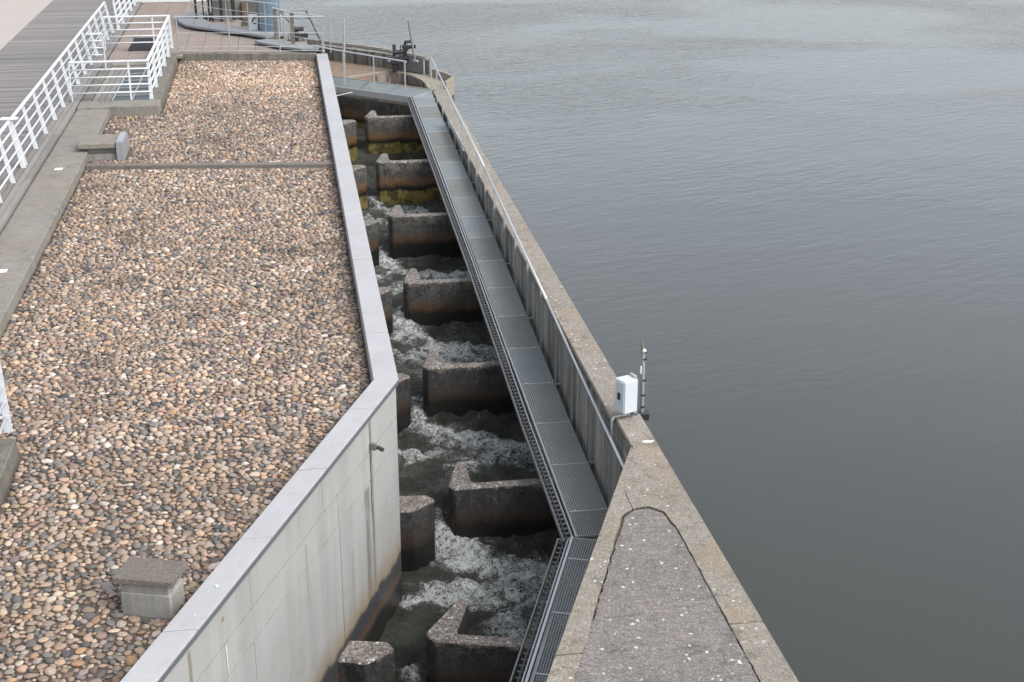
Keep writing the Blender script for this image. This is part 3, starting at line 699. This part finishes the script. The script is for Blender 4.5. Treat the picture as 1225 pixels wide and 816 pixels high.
damp = 1 - .32 * np.exp(-(edge / .28) ** 2) - .2 * np.exp(-((PT[:, 0] + 4.93) / .3) ** 2)
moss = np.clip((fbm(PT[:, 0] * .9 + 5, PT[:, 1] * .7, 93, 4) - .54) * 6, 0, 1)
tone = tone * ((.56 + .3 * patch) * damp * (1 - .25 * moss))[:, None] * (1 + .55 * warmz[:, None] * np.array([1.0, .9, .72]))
tone = np.clip(tone, .03, .75)
def sphere(rings, seg, seed, irr):
    r_ = np.random.RandomState(seed); v = [(0, 0, 1)]; f = []
    ph = [math.pi * (.5 + .16) * (i + 1) / rings for i in range(rings)]
    for p in ph:
        for k in range(seg): a = 2 * math.pi * (k + .5 * (ph.index(p) % 2)) / seg; v.append((math.sin(p) * math.cos(a), math.sin(p) * math.sin(a), math.cos(p)))
    for k in range(seg): f.append((0, 1 + k, 1 + (k + 1) % seg))
    for i in range(rings - 1):
        for k in range(seg):
            a = 1 + i * seg + k; b_ = 1 + i * seg + (k + 1) % seg; c_ = a + seg; d_ = b_ + seg
            f += [(a, c_, d_), (a, d_, b_)]
    v = np.array(v); n = len(v)
    w = 1 + irr * (fbm(v[:, 0] * 1.6 + seed, v[:, 1] * 1.6 + v[:, 2], seed, 2)[:, None] - .38) * 2
    v = v * w; v[:, 2] = np.sign(v[:, 2]) * np.abs(v[:, 2]) ** 1.15
    v[:, :2] *= 1 / np.abs(v[:, :2]).max()
    return v, np.array(f)
HI = [sphere(4, 9, s_, .55) for s_ in range(18)]; LO = [sphere(3, 7, 40 + s_, .5) for s_ in range(8)]
ang = R.rand(NS) * math.pi; asp = R.uniform(1.0, 1.6, NS); hgt = R.uniform(.3, .58, NS)
sx = PT[:, 2] * 1.06 * np.sqrt(asp); sy = PT[:, 2] * 1.06 / np.sqrt(asp); sz = PT[:, 2] * hgt; tilt = R.randn(NS, 2) * .1
# 300 stones that show largest become objects of their own
cd = np.hypot(np.hypot(PT[:, 0], PT[:, 1]), 8.4); th = math.radians(9)
uu = (PT[:, 0] * math.cos(th) - PT[:, 1] * math.sin(th)); ff = (PT[:, 0] * math.sin(th) + PT[:, 1] * math.cos(th))
dep = ff * math.cos(math.radians(21.04)) + 8.4 * math.sin(math.radians(21.04)); ver = (-ff * math.sin(math.radians(21.04)) + 8.4 * math.cos(math.radians(21.04))) 
px = 612.5 + 1700 * uu / dep; py = 408 + 1700 * ver / dep
vis = (px > 2) & (py < 812)
score = np.where(vis, PT[:, 2] * 1700 / cd, 0)
big = set(np.argsort(-score)[:300].tolist())
MESH = []
for k, (v, f_) in enumerate(HI):
    me = bpy.data.meshes.new('stone'); me.from_pydata(v.tolist(), [], f_.tolist()); me.materials.append(MAT['stone'])
    for p in me.polygons: p.use_smooth = True
    MESH.append(me)
for i in sorted(big):
    o = bpy.data.objects.new('stone', MESH[i % len(MESH)]); COL.objects.link(o); o.parent = t
    o.location = (PT[i, 0], PT[i, 1], 1.775); o.scale = (sx[i], sy[i], sz[i]); o.rotation_euler = (tilt[i, 0], tilt[i, 1], ang[i])
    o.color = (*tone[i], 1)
def scatter(ids, lib, name):
    Vs, Fs, Cs = [], [], []; off = 0
    for k, (v, f_) in enumerate(lib):
        I = np.array([i for j, i in enumerate(ids) if j % len(lib) == k]); 
        if not len(I): continue
        P_ = v[None] * np.stack([sx[I], sy[I], sz[I]], -1)[:, None, :]
        P_[:, :, 2] += tilt[I, 0][:, None] * P_[:, :, 0] + tilt[I, 1][:, None] * P_[:, :, 1]
        c_, s_ = np.cos(ang[I])[:, None], np.sin(ang[I])[:, None]
        x = P_[:, :, 0] * c_ - P_[:, :, 1] * s_ + PT[I, 0][:, None]; y = P_[:, :, 0] * s_ + P_[:, :, 1] * c_ + PT[I, 1][:, None]
        Vs.append(np.stack([x, y, P_[:, :, 2] + 1.775], -1).reshape(-1, 3))
        Fs.append((f_[None] + (np.arange(len(I)) * len(v))[:, None, None] + off).reshape(-1, 3)); off += len(I) * len(v)
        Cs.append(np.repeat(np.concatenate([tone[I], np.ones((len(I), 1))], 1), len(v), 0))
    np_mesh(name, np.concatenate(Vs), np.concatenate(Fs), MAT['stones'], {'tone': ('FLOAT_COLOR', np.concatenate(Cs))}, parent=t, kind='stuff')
rest = [i for i in range(NS) if i not in big]
scatter([i for i in rest if PT[i, 1] < 27], HI, 'stones')
scatter([i for i in rest if PT[i, 1] >= 27], LO, 'distant_stones')
MB().prism([(-4.93, 34.72), (1.02, 33.97), (1.02, 34.20), (-4.93, 34.98)], 1.7, 1.835).build('divider_strip', MAT['block_cap'], t, bevel=.01)

# ------------------------------------------------------------------ kerbs left of the cobbles
t = thing('concrete_kerb', (-5.4, 30, 1.7), 'broad weathered concrete kerb between the timber deck and the cobbles', 'kerb')
kj = [18.36, 22.6, 26.6, 30.7, 35.0, 40.72]
for i, (a, c_) in enumerate(zip(kj, kj[1:])):
    MB().box(-5.83, -4.94, a + .006, c_ - .006, 1.5, 2.0 + (i % 2) * .006).build('kerb_slab', MAT['kerb'], t, bevel=.018)
for x, y in ((-5.4, 33.75), (-5.38, 26.03)):
    p = thing('recessed_lamp', (x, y, 2.0), 'square cream lamp set in the kerb %s' % ('beside the far concrete block' if y > 30 else 'at the left edge of the picture'), 'lamp', 'square kerb lamps')
    MB().box(x - .09, x + .09, y - .09, y + .09, 1.99, 2.02).build('lens', MAT['cream'], p, bevel=.004)
    MB().box(x - .11, x + .11, y - .11, y + .11, 1.985, 2.013).build('frame', MAT['kerb'], p)

def enclosure(y0, y1, which, dx=0):
    k = thing('pit_surround', (-4.6, (y0 + y1) / 2, 1.7), 'raised concrete surround of the glazed pit %s' % which, 'kerb')
    for (x0_, x1_, a, b_) in ((-5.83, -3.6 + dx, y0 - .85, y0), (-3.9 + dx, -3.6 + dx, y0 + .002, y1 + .4), (-5.83, -5.56, y0 + .002, y0 + 6.1), (-5.555, -3.902 + dx, y0 + 5.95, y0 + 6.3)):
        MB().box(x0_, x1_, a, b_, 1.45, 2.06).build('kerb', MAT['kerb' if x1_ - x0_ > .5 else 'kerb_moss'], k, bevel=.02)
    gz = thing('skylight', (-4.5, y0 + 3, 1.9), 'dark green glazed skylight %s' % which, 'skylight')
    for i in range(2):
        for j in range(5):
            x0_ = -5.0 + dx + i * .55; a = y0 + .05 + j * 1.17
            MB().box(x0_ + .03, x0_ + .52, a + .03, a + 1.14, 1.93, 1.95).build('pane', MAT['glass'], gz)
    b = MB()
    for x in (-5.0 + dx, -4.45 + dx, -3.92 + dx): b.box(x - .025, x + .025, y0 + .01, y0 + 5.93, 1.9, 1.985)
    for j in range(6): b.box(-5.02 + dx, -3.905 + dx, y0 + .03 + j * 1.17, y0 + .08 + j * 1.17, 1.902, 1.98)
    b.build('frame', MAT['galv'], gz)
    for j in range(3 if not dx else 1): MB().box(-5.54 + j * .17, -5.39 + j * .17, y0 + .01, y0 + 5.93, 1.9, 2.0).build('slat', MAT['timber'], gz)
    MB().box(-5.55, -3.9 + dx, y0, y0 + 5.95, 1.3, 1.8).build('lining', MAT['dark'], gz)
enclosure(41.5, 49.0, 'beyond the cobbles'); enclosure(9.7, 17.95, 'at the lower left edge', -.30)

# ------------------------------------------------------------------ white railings
def rail_run(parent, A, B, lean, spacing, ends=(True, True), bars=4, h=1.1, toprail=True, big=()):
    A, B, ln = V(A), V(B), V(lean); L = (B - A).length; n_ = max(1, round(L / spacing))
    if toprail: MB().bar(A + V((0, 0, h)) + ln, B + V((0, 0, h)) + ln, .075, .05).build('top_rail', MAT['white'], parent, bevel=.01)
    for k in range(1, bars + 1):
        f_ = 1 - k * .2; MB().tube(A + V((0, 0, h * f_)) + ln * f_, B + V((0, 0, h * f_)) + ln * f_, .023, 8).build('rail_bar', MAT['white'], parent, smooth=True)
    dirn = (B - A).normalized(); sd_ = dirn.cross(V((0, 0, 1)))
    for i in range(n_ + 1):
        if (i == 0 and not ends[0]) or (i == n_ and not ends[1]): continue
        p = A.lerp(B, i / n_); 
        w = .055
        b = MB(); a0, a1 = p, p + V((0, 0, h - .03)) + ln
        # tapered flat plate, broad face along the run's side
        vs = []
        for q_, ww in ((a0, .055), (a1, .036)):
            for sx_, sy_ in ((-1, -1), (1, -1), (1, 1), (-1, 1)): vs.append(q_ + sd_ * ww * sx_ + dirn * .012 * sy_)
        b.add(vs, [(3, 2, 1, 0), (4, 5, 6, 7), (0, 1, 5, 4), (1, 2, 6, 5), (2, 3, 7, 6), (3, 0, 4, 7)]).build('post', MAT['white'], parent)
t = thing('white_railing', (-6.2, 35, 2.05), 'long white painted steel railing leaning over the boardwalk edge', 'railing')
rail_run(t, (-6.2, 7.2, 2.05), (-6.2, 54.3, 2.05), (-.2, 0, 0), 1.70)
MB().bar((-6.2, 33.9, 2.0), (-6.4, 33.9, 3.2), .1, .1).build('end_post', MAT['white'], t)
MB().prism([(-6.6, 33.84), (-6.22, 33.80), (-6.2, 34.02), (-6.58, 34.06)], 3.19, 3.215).build('cap_plate', MAT['white'], t)
t = thing('white_railing', (-6.1, 64, 2.05), 'continuing white railing at the very top of the picture, past the bend', 'railing')
rail_run(t, (-6.05, 54.9, 2.05), (-6.0, 78, 2.05), (-.1, 0, 0), 1.6)
def pen(y0, y1, which, dx=0):
    t = thing('white_railing', (-3.85, y0, 2.06), 'white railing boxing in the skylight %s' % which, 'railing')
    rail_run(t, (-6.05, y0, 2.06), (-3.86 + dx, y0, 2.06), (0, 0, 0), 1.5, (True, False))
    rail_run(t, (-3.86 + dx, y0 + .03, 2.06), (-3.84 + dx, y1, 2.06), (-.02, 0, 0), 1.72)
    rail_run(t, (-6.05, y1, 2.06), (-3.9 + dx, y1, 2.06), (0, 0, 0), 1.5, (True, False))
    for y_ in (y0, y1): MB().bar((-4.42 + dx, y_, 2.06), (-4.42 + dx, y_, 3.13), .05, .03).build('post', MAT['white'], t)
    rail_run(t, (-6.2, y0 + 5.3, 2.04), (-5.68, y0 + 5.3, 2.04), (0, 0, 0), .6, (False, True), 4)
pen(41.56, 50.4, 'beyond the cobbles'); pen(9.9, 18.55, 'at the lower left edge', -.19)

# ------------------------------------------------------------------ timber deck strip, boardwalk, beige paving
t = struct('timber_deck'); rb_ = random.Random(9)
for i, (x0_, x1_) in enumerate(((-6.0, -5.86), (-6.15, -6.01), (-6.30, -6.16), (-6.45, -6.31), (-6.6, -6.46))):
    y = 7.0 + rb_.uniform(0, 3) if i else 8.5
    while y < 80:
        y2 = min(80, y + 4.9 + rb_.uniform(-.3, .3))
        dz = rb_.uniform(-.003, .003) + (.012 if i == 0 else 0)
        MB().box(x0_ + .004, x1_ - .004, y + .006, y2 - .006, 1.9, 2.045 + dz).build('board', MAT['timber'], t); y = y2
MB().box(-6.6, -5.85, 7, 80, 1.3, 1.9).build('joist', MAT['dark'], t)
t = struct('boardwalk'); vs, fs, tn = [], [], []
y = 22.0; k = 0
while y < 95:
    w_ = .145; zz = 2.03 + rb_.uniform(-.003, .003); tt = .8 + .4 * rb_.random() * rb_.random() + (-.22 if rb_.random() < .16 else 0)
    for xa, xb in ((-9.62, -6.62),):
        b = MB().box(xa, xb, y + .004, y + w_ - .004, 1.95, zz); n0 = len(vs); vs += b.v; fs += [tuple(q_ + n0 for q_ in f_) for f_ in b.f]; tn += [tt] * 8
    y += w_; k += 1
o = np_mesh('planks', np.array(vs), np.array(fs), MAT['boards'], {'tone': ('FLOAT', np.array(tn))}, smooth=False, parent=t, kind='stuff')
MB().box(-9.62, -6.61, 20, 96, 1.3, 1.955).build('joist', MAT['dark'], t)
o = MB().box(-60, -9.64, -20, 200, 1.0, 2.035).build('beige_paving', MAT['sand']); o['kind'] = 'structure'

# ------------------------------------------------------------------ concrete blocks on the cobbles
t = thing('concrete_block', (-1.79, 14.14, 1.77), 'squat concrete block with a coarse brown-grey cap in the lower left foreground', 'block')
a_ = math.radians(-18); ca, sa = math.cos(a_), math.sin(a_)
def rq(hx, hy): return [(-1.79 + x * ca - y * sa, 14.14 + x * sa + y * ca) for x, y in ((-hx, -hy), (hx, -hy), (hx, hy), (-hx, hy))]
MB().prism(rq(.29, .2), 1.7, 2.05).build('plinth', MAT['block'], t, bevel=.015)
MB().prism(rq(.275, .185), 2.05, 2.17).build('neck', MAT['block'], t, bevel=.006)
MB().prism(rq(.345, .235), 2.17, 2.245).build('cap', MAT['block_cap'], t, bevel=.01)
t = thing('vent_block', (-4.6, 36, 1.77), 'low concrete block with an overhanging top and grey metal end plate beside the kerb', 'block')
MB().box(-5.08, -4.2, 35.52, 36.5, 1.7, 1.92).build('base', MAT['block'], t, bevel=.01)
MB().box(-5.0, -4.18, 35.62, 36.4, 1.92, 2.07).build('recess', MAT['block'], t)
MB().box(-5.16, -4.26, 35.44, 36.5, 2.07, 2.2).build('cap', MAT['kerb'], t, bevel=.012)
MB().prism([(-4.24, 35.41), (-4.08, 35.41), (-4.08, 36.49), (-4.24, 36.49)], 2.233, 2.243).build('cover_top', MAT['galv'], t)
pv = [(35.40, 1.76), (35.40, 2.232), (36.5, 2.232), (36.78, 2.08), (36.78, 1.76)]
MB().add([(-4.25, y, z_) for y, z_ in pv] + [(-4.07, y, z_) for y, z_ in pv], [(0, 1, 2, 3, 4), (9, 8, 7, 6, 5)] + [(k, (k + 1) % 5, 5 + (k + 1) % 5, 5 + k) for k in range(5)]).build('end_plate', MAT['grey_metal'], t, bevel=.008)

# ------------------------------------------------------------------ plaza at the far end
t = thing('end_kerb', (-1.3, 49.3, 1.7), 'low concrete kerb closing off the far end of the cobbles', 'kerb')
MB().prism([(-3.6, 49.5), (1.0, 48.75), (1.04, 48.98), (-3.56, 49.72)], 1.5, 2.03).build('kerb', MAT['kerb_moss'], t, bevel=.02)
t = struct('plaza')
MB().prism([(-5.85, 47.9), (-3.9, 47.9), (-3.9, 49.77), (1.03, 48.98), (1.36, 48.95), (1.2, 51.6), (-.2, 54.6), (-1.1, 56), (-1.1, 89.8), (-5.85, 89.8)], -3.9, 1.93).build('base', MAT['joint'], t)
tw, tl = .6, 1.05; rp = random.Random(21)
def edge_ok(x, y):
    if x < -5.83: return False
    if y < 47.9 or (x > -3.92 and y < 49.80 - (x + 3.56) * .158): return False
    return x < 1.22 - max(0, (y - 51.3)) * .46 if y < 56 else x < -1.12
r_i = 0; y = 48.0
while y < 66:
    x = -5.82 + (tw / 2 if False else 0)
    while x < 1.3:
        q4 = [(x + .006, y + .006), (x + tw - .006, y + .006), (x + tw - .006, y + tl - .006), (x + .006, y + tl - .006)]
        if all(edge_ok(*p) for p in q4):
            z_ = 2.005 + rp.uniform(-.004, .004); MB().prism(q4, 1.93, z_).build('paving_slab', MAT['tile'], t)
        elif sum(edge_ok(*p) for p in q4) >= 1:
            lo = max(q4[0][1], 49.81 - (x + tw / 2 + 3.56) * .158 if x > -3.95 else q4[0][1])
            q5 = [(p[0], max(p[1], lo)) for p in q4]
            if edge_ok(*q5[3]) and edge_ok(*q5[2]) and q5[2][1] - lo > .1: MB().prism(q5, 1.93, 2.005).build('paving_slab', MAT['tile'], t)
        x += tw
    y += tl
# curved plinth (seat-high edge) and the second one
def arc_slab(name, pts, w, z0, z1, mat, parent):
    P_ = [V((*p, 0)) for p in pts]; o1, o2 = [], []
    for i, p in enumerate(P_):
        d_ = (P_[min(i + 1, len(P_) - 1)] - P_[max(i - 1, 0)]).normalized(); n_ = V((-d_.y, d_.x, 0))
        o1.append((p.x, p.y)); o2.append((p.x + n_.x * w, p.y + n_.y * w))
    b = MB()
    for i in range(len(P_) - 1): b.prism([o1[i], o1[i + 1], o2[i + 1], o2[i]], z0, z1)
    return b.build(name, mat, parent)
t = thing('curved_plinth', (-2, 54, 2), 'long curved grey plinth sweeping across the far plaza', 'plinth')
pts_ = [(-3.3, 58.6), (-3.85, 58.0), (-4.04, 57.2), (-3.95, 56.0), (-3.63, 55.0), (-3.2, 54.45), (-2.74, 54.0), (-2.11, 53.3), (-1.5, 52.8), (-1.0, 52.2), (-.66, 51.76)]
arc_slab('slab', pts_, 1.0, 2.09, 2.17, MAT['plinth'], t)
arc_slab('base', [(x + .14, y + .14) for x, y in pts_], .6, 1.99, 2.09, MAT['dark'], t)  # near-black base: the shadow beneath the slab is put into its colour
t = thing('curved_plinth', (0, 50, 2), 'short grey plinth running up to the end of the left coping', 'plinth')
pts_ = [(-1.06, 51.1), (-.9, 50.75), (-.32, 49.95), (.2, 49.35), (.55, 49.0), (1.1, 48.96)]
arc_slab('slab', pts_, .8, 2.07, 2.15, MAT['plinth'], t)
arc_slab('base', [(x + .1, y + .12) for x, y in pts_], .5, 1.99, 2.07, MAT['dark'], t)  # same here, shade under the short plinth painted as a near-black base

# stainless railing on the end kerb
t = thing('steel_railing', (-1.2, 49.4, 2.03), 'low stainless railing with thin wires along the far kerb of the cobbles', 'railing')
A, B = V((-3.62, 49.62, 2.03)), V((1.3, 48.86, 2.03))
MB().tube(A + V((0, 0, 1.2)), B + V((0, 0, 1.2)), .026, 8).build('top_rail', MAT['steel'], t)
for h_ in (.66, .2, .06): MB().tube(A + V((0, 0, h_)), B + V((0, 0, h_)), .011, 6).build('wire', MAT['steel'], t)
for f_ in (0.01, .36, .70, .99): p = A.lerp(B, f_); MB().tube(p, p + V((0, 0, 1.2)), .022, 8).build('post', MAT['galv'], t)
# curved stainless railing behind it
t = thing('steel_railing', (-2, 54, 2.1), 'curved stainless railing following the long grey plinth', 'railing')
cr = [(-3.6, 56.2), (-3.43, 54.8), (-2.9, 54.0), (-2.2, 53.2), (-1.41, 52.5), (-.8, 51.9), (-.36, 51.36)]
for h_, r_ in ((1.15, .026), (.75, .012), (.4, .012)): MB().path([(x + .15, y + .25, 2.15 + h_) for x, y in cr], r_, 6).build('rail', MAT['steel'], t)
for x, y in cr: MB().tube((x + .15, y + .25, 2.1), (x + .15, y + .25, 3.3), .02, 6).build('post', MAT['galv'], t)
t = thing('steel_railing', (.5, 50, 2.1), 'stainless railing on broad posts over the short grey plinth', 'railing')
cr = [(-.36, 51.36), (.1, 50.4), (.3, 50.0), (1.34, 48.95)]
for h_, r_ in ((1.1, .026), (.7, .012), (.3, .012)): MB().path([(x, y, 2.12 + h_) for x, y in cr], r_, 6).build('rail', MAT['steel'], t)
MB().bar((-.3, 51.2, 2.1), (-.3, 51.2, 3.2), .13, .06).build('post', MAT['block_cap'], t)
MB().bar((.28, 50.05, 2.1), (.28, 50.05, 3.2), .13, .06).build('post', MAT['block_cap'], t)
for x, y in ((0.0, 50.6), (1.3, 49.0), (1.52, 49.0)): MB().tube((x, y, 2.0), (x, y, 3.2), .022, 6).build('post', MAT['galv'], t)
t = thing('steel_ladder', (.6, 51.3, 2), 'sloping steel stair stringers descending behind the railing to the river', 'ladder')
for k in (0, .9): MB().bar((-.1 + k, 51.3, 3.1), (.75 + k * .6, 51.9, 1.9), .05, .05).build('stringer', MAT['tray'], t)
for k in range(5): f_ = k / 4; MB().bar((-.1 + .8 * f_, 51.3 + .6 * f_, 3.1 - 1.2 * f_), (.8 + .55 * f_, 51.3 + .6 * f_, 3.1 - 1.2 * f_), .05, .02).build('rung', MAT['tray'], t)

# blue column, machine frame, notice, door
t = thing('blue_column', (-.5, 53, 2), 'tall pale blue steel column at the top of the picture', 'column')
MB().tube((-.5, 53.2, 1.9), (-.5, 53.2, 9), .38, 20).build('shaft', MAT['blue'], t, smooth=True)
MB().tube((-.5, 53.2, 1.95), (-.5, 53.2, 2.06), .48, 20).build('base_plate', MAT['galv'], t)
t = thing('notice_board', (-1.1, 53.5, 2), 'white notice board with a black swirl beside the blue column', 'sign')
rbx = MB().bar((-1.24, 53.45, 2.42), (-.90, 53.30, 2.42), .04, .62); rbx.build('panel', MAT['white'], t)
MB().torus((-1.03, 53.33, 2.5), .10, .022, 'y').build('swirl', MAT['black'], t)
MB().bar((-.93, 53.25, 2.1), (-.90, 53.25, 2.85), .035, .03).build('post', MAT['black'], t)
t = thing('gate_machine', (-2.6, 57, 2), 'black steel gate machine with uprights and a grey housing', 'machine')
for x, y, w_ in ((-3.30, 56.5, .09), (-3.02, 56.4, .05), (-2.84, 57.0, .08), (-2.7, 56.8, .06), (-2.36, 56.7, .12), (-1.9, 56.9, .13)):
    MB().bar((x, y, 2.0), (x, y, 4.4), w_, w_).build('upright', MAT['black'], t)
MB().box(-2.75, -1.6, 57.2, 58.3, 2.0, 2.75).build('housing', MAT['block'], t, bevel=.02)
MB().box(-1.58, -1.45, 57.0, 58.2, 2.0, 2.7).build('end_panel', MAT['brown'], t)
MB().bar((-2.6, 56.8, 3.15), (-1.7, 56.9, 3.15), .1, .12).build('beam', MAT['black'], t)
MB().bar((-2.6, 56.8, 3.55), (-1.7, 56.9, 3.55), .1, .1).build('beam', MAT['black'], t)
MB().tube((-2.5, 56.8, 3.35), (-1.75, 56.9, 3.35), .14, 10).build('drum', MAT['cabinet'], t)
MB().path([(-2.55, 56.7, 3.3), (-2.2, 56.6, 3.1), (-1.95, 56.65, 2.9), (-1.9, 56.7, 2.1)], .05, 6).build('hose', MAT['black'], t)
t = thing('glazed_front', (-4.8, 62.7, 2), 'dark glazed front with a white frame at the top edge of the picture', 'window')
for i in range(3): MB().box(-6.0 + i * .95, -5.1 + i * .95, 62.66, 62.72, 2.18, 4.0).build('pane', MAT['glass'], t)
b = MB().box(-6.1, -3.1, 62.6, 62.8, 2.02, 2.17)
for x in (-6.1, -5.08, -4.13, -3.18): b.box(x, x + .07, 62.62, 62.78, 2.172, 4.1)
b.build('frame', MAT['white'], t)
MB().box(-6.1, -3.1, 62.85, 63.1, 2.0, 4.2).build('backing', MAT['dark'], t)
t = thing('floor_hatch', (-4.9, 51.8, 2.01), 'dark rectangular floor hatch inside the far white railing', 'hatch')
MB().box(-5.33, -4.45, 50.3, 53.0, 2.0, 2.03).build('cover', MAT['dark'], t, bevel=.008)
MB().box(-5.38, -4.4, 53.0, 53.5, 2.0, 2.04).build('sill', MAT['kerb_moss'], t)

# ------------------------------------------------------------------ intake wall below the transverse walkway, far platform and outer wall
t = thing('intake_wall', (2.6, 46.5, -3.6), 'algae-streaked concrete wall under the far crossing of the walkway', 'wall')
MB().prism([(1.3, 47.75), (3.98, 45.25), (4.7, 45.3), (4.7, 45.9), (1.3, 49.0)], -3.6, .86).build('wall', MAT['baf_far'], t, bevel=.02)
ORG[t] = V((2.6, 46.5, .86)); 
t.location = (2.6, 46.5, .86)
for c_ in t.children: 
    c_.data.transform(__import__('mathutils').Matrix.Translation((0, 0, -3.6 - .86)))
t = thing('far_platform', (3.2, 49, 1), 'rust-stained concrete platform beyond the channel with a sunken reddish basin', 'platform')
MB().prism([(1.3, 49.25), (2.05, 48.62), (2.95, 49.22), (3.58, 49.70), (3.9, 49.62), (4.9, 48.9), (4.8, 49.1), (3.4, 50.6), (1.3, 52.9)], -3.6, 1.17).build('deck', MAT['platform'], t)
curve = [(3.58, 49.70), (3.93, 49.46), (4.2, 49.0), (4.36, 48.5), (4.5, 48.0), (4.56, 47.4), (4.56, 46.8), (4.62, 46.25)]
MB().prism(curve + [(5.0, 46.0), (5.12, 46.0), (5.36, 46.6), (5.30, 47.4), (4.95, 48.9), (3.9, 49.62)], -3.6, 1.175).build('curved_ledge', MAT['tan'], t)
b = MB(); cc = curve
for a, c_ in zip(cc, cc[1:]):
    dx, dy = a[1] - c_[1], c_[0] - a[0]; l_ = math.hypot(dx, dy); b.prism([a, c_, (c_[0] - dx / l_ * .012, c_[1] - dy / l_ * .012), (a[0] - dx / l_ * .012, a[1] - dy / l_ * .012)], .4, 1.12)
b.build('ledge_lining', MAT['far_wall'], t)
MB().prism([(1.99, 48.62), (3.58, 49.68), (3.6, 49.66), (2.01, 48.6)], .4, 1.12).build('deck_lining', MAT['far_wall'], t)
MB().prism([(2.0, 48.66), (3.55, 49.72), (3.45, 49.9), (1.9, 48.8)], 1.171, 1.19).build('deck_edge', MAT['tan'], t)
MB().prism([(1.8, 48.6), (3.58, 49.9), (4.7, 49), (4.7, 46.2), (4.3, 46.2)], .3, .82).build('basin_floor', MAT['basin'], t)
b = MB(); rr = random.Random(6)
for k in range(40):
    x, y = rr.uniform(3.5, 4.2), rr.uniform(47.2, 49.2); a = rr.uniform(0, 3.1); l_ = rr.uniform(.1, .35)
    b.bar((x, y, .84), (x + l_ * math.cos(a), y + l_ * math.sin(a), .88), .04, .04)
b.build('debris', MAT['rust'], t, kind='stuff')
t = thing('outer_wall', (3, 51, 1), 'streaked concrete outer wall dividing the far platform from the river', 'wall')
op = [(-1.6, 56.3), (-.33, 55.35), (.9, 53.9), (2.2, 52.75), (2.95, 52.05), (3.65, 51.27), (4.3, 50.3), (4.93, 49.33)]
ip = [(4.86, 48.86), (4.35, 49.45), (3.5, 50.4), (2.89, 51.0), (2.2, 51.7), (1.55, 52.3), (.6, 53.3), (-.5, 54.6), (-1.4, 55.6)]
MB().prism(op + ip, -3.6, 1.67).build('wall', MAT['far_wall'], t)
b = MB()
for a, c_ in zip(op[1:], op[2:]): b.bar((a[0] - .12, a[1] - .14, 1.70), (c_[0] - .12, c_[1] - .14, 1.70), .2, .08)
b.build('crest', MAT['wall_top'], t)
b = MB()
for a, c_ in zip(op[1:], op[2:]): b.bar((a[0] - .26, a[1] - .29, 1.69), (c_[0] - .26, c_[1] - .29, 1.69), .05, .05)
b.build('rail_groove', MAT['tray'], t)
t = thing('parapet', (5.2, 47.5, 1.2), 'low pointed parapet box at the river end of the far platform', 'parapet')
MB().prism([(4.93, 48.80), (5.36, 47.75), (5.50, 47.05), (5.42, 47.0), (5.28, 47.65), (4.86, 48.65)], -2, 1.44).build('outer_side', MAT['tan'], t, bevel=.01)
MB().prism([(5.50, 47.03), (5.14, 46.15), (5.06, 46.22), (5.40, 47.05)], -2, 1.42).build('front_side', MAT['tan'], t, bevel=.01)
t = thing('stop_gate', (4.33, 49.2, 1.2), 'dark grey steel gate leaf set in the outer wall beside the valve gear', 'gate')
MB().bar((4.0, 49.72, 1.43), (4.70, 48.90, 1.43), .05, .44).build('leaf', MAT['tray'], t)
MB().bar((4.68, 48.88, 1.15), (4.68, 48.88, 1.67), .05, .05).build('frame', MAT['galv'], t)
MB().bar((4.35, 49.26, 1.62), (4.5, 49.08, 1.62), .06, .06).build('label_plate', MAT['cabinet'], t)

def actuator(x, y, z, s_, label, stem):
    t = thing('valve_actuator', (x, y, z), label, 'valve gear', 'black valve actuators at the far platform')
    MB().tube((x, y, z), (x, y, z + .28 * s_), .07 * s_, 10).build('pedestal', MAT['black'], t)
    MB().box(x - .13 * s_, x + .13 * s_, y - .12, y + .12, z + .25 * s_, z + .48 * s_).build('gearbox', MAT['black'], t, bevel=.02)
    MB().tube((x + .1 * s_, y, z + .38 * s_), (x + .42 * s_, y - .08, z + .42 * s_), .075 * s_, 12).build('motor', MAT['black'], t)
    MB().torus((x - .2 * s_, y - .1, z + .35 * s_), .13 * s_, .018, 'x').build('handwheel', MAT['black'], t)
    MB().tube((x - .13 * s_, y - .1, z + .35 * s_), (x - .22 * s_, y - .1, z + .35 * s_), .025, 6).build('spindle', MAT['galv'], t)
    MB().tube((x, y, z + .48 * s_), (x, y, z + (.48 + stem) * s_), .05 * s_, 8).build('stem_cover', MAT['black'], t)
    MB().tube((x - .05 * s_, y - .05, z + .6 * s_), (x + .3 * s_, y - .05, z + .62 * s_), .06 * s_, 8).build('gear_arm', MAT['black'], t)
actuator(3.72, 49.55, 1.18, 1.15, 'black valve actuator with handwheel standing on the rusty platform', .35)
actuator(4.12, 49.75, 1.67, .85, 'smaller black actuator on top of the outer wall beside the pole', .1)
actuator(.35, 51.6, 1.75, 1.1, 'black actuator behind the stainless railing near the blue column', .2)
t = thing('slim_pole', (4.3, 49.5, 1.67), 'leaning grey pole rising beside the upper valve actuator', 'pole')
MB().tube((4.40, 49.2, 1.62), (4.22, 49.4, 2.95), .035, 8).build('pole', MAT['pvc'], t)
t = thing('pale_pad', (3.6, 51.2, 1.7), 'small flat whitish pad lying on the outer wall crest left of the valve gear', 'pad')
MB().box(3.42, 3.62, 51.0, 51.2, 1.68, 1.77).build('cap', MAT['block'], t, bevel=.02)
t = thing('cross_rod', (1.8, 46, 1.2), 'thin pale rod sticking out from the left wall below the far crossing', 'rod')
MB().tube((1.3, 44.6, 1.35), (2.05, 45.8, 1.25), .018, 6).build('rod', MAT['steel'], t)
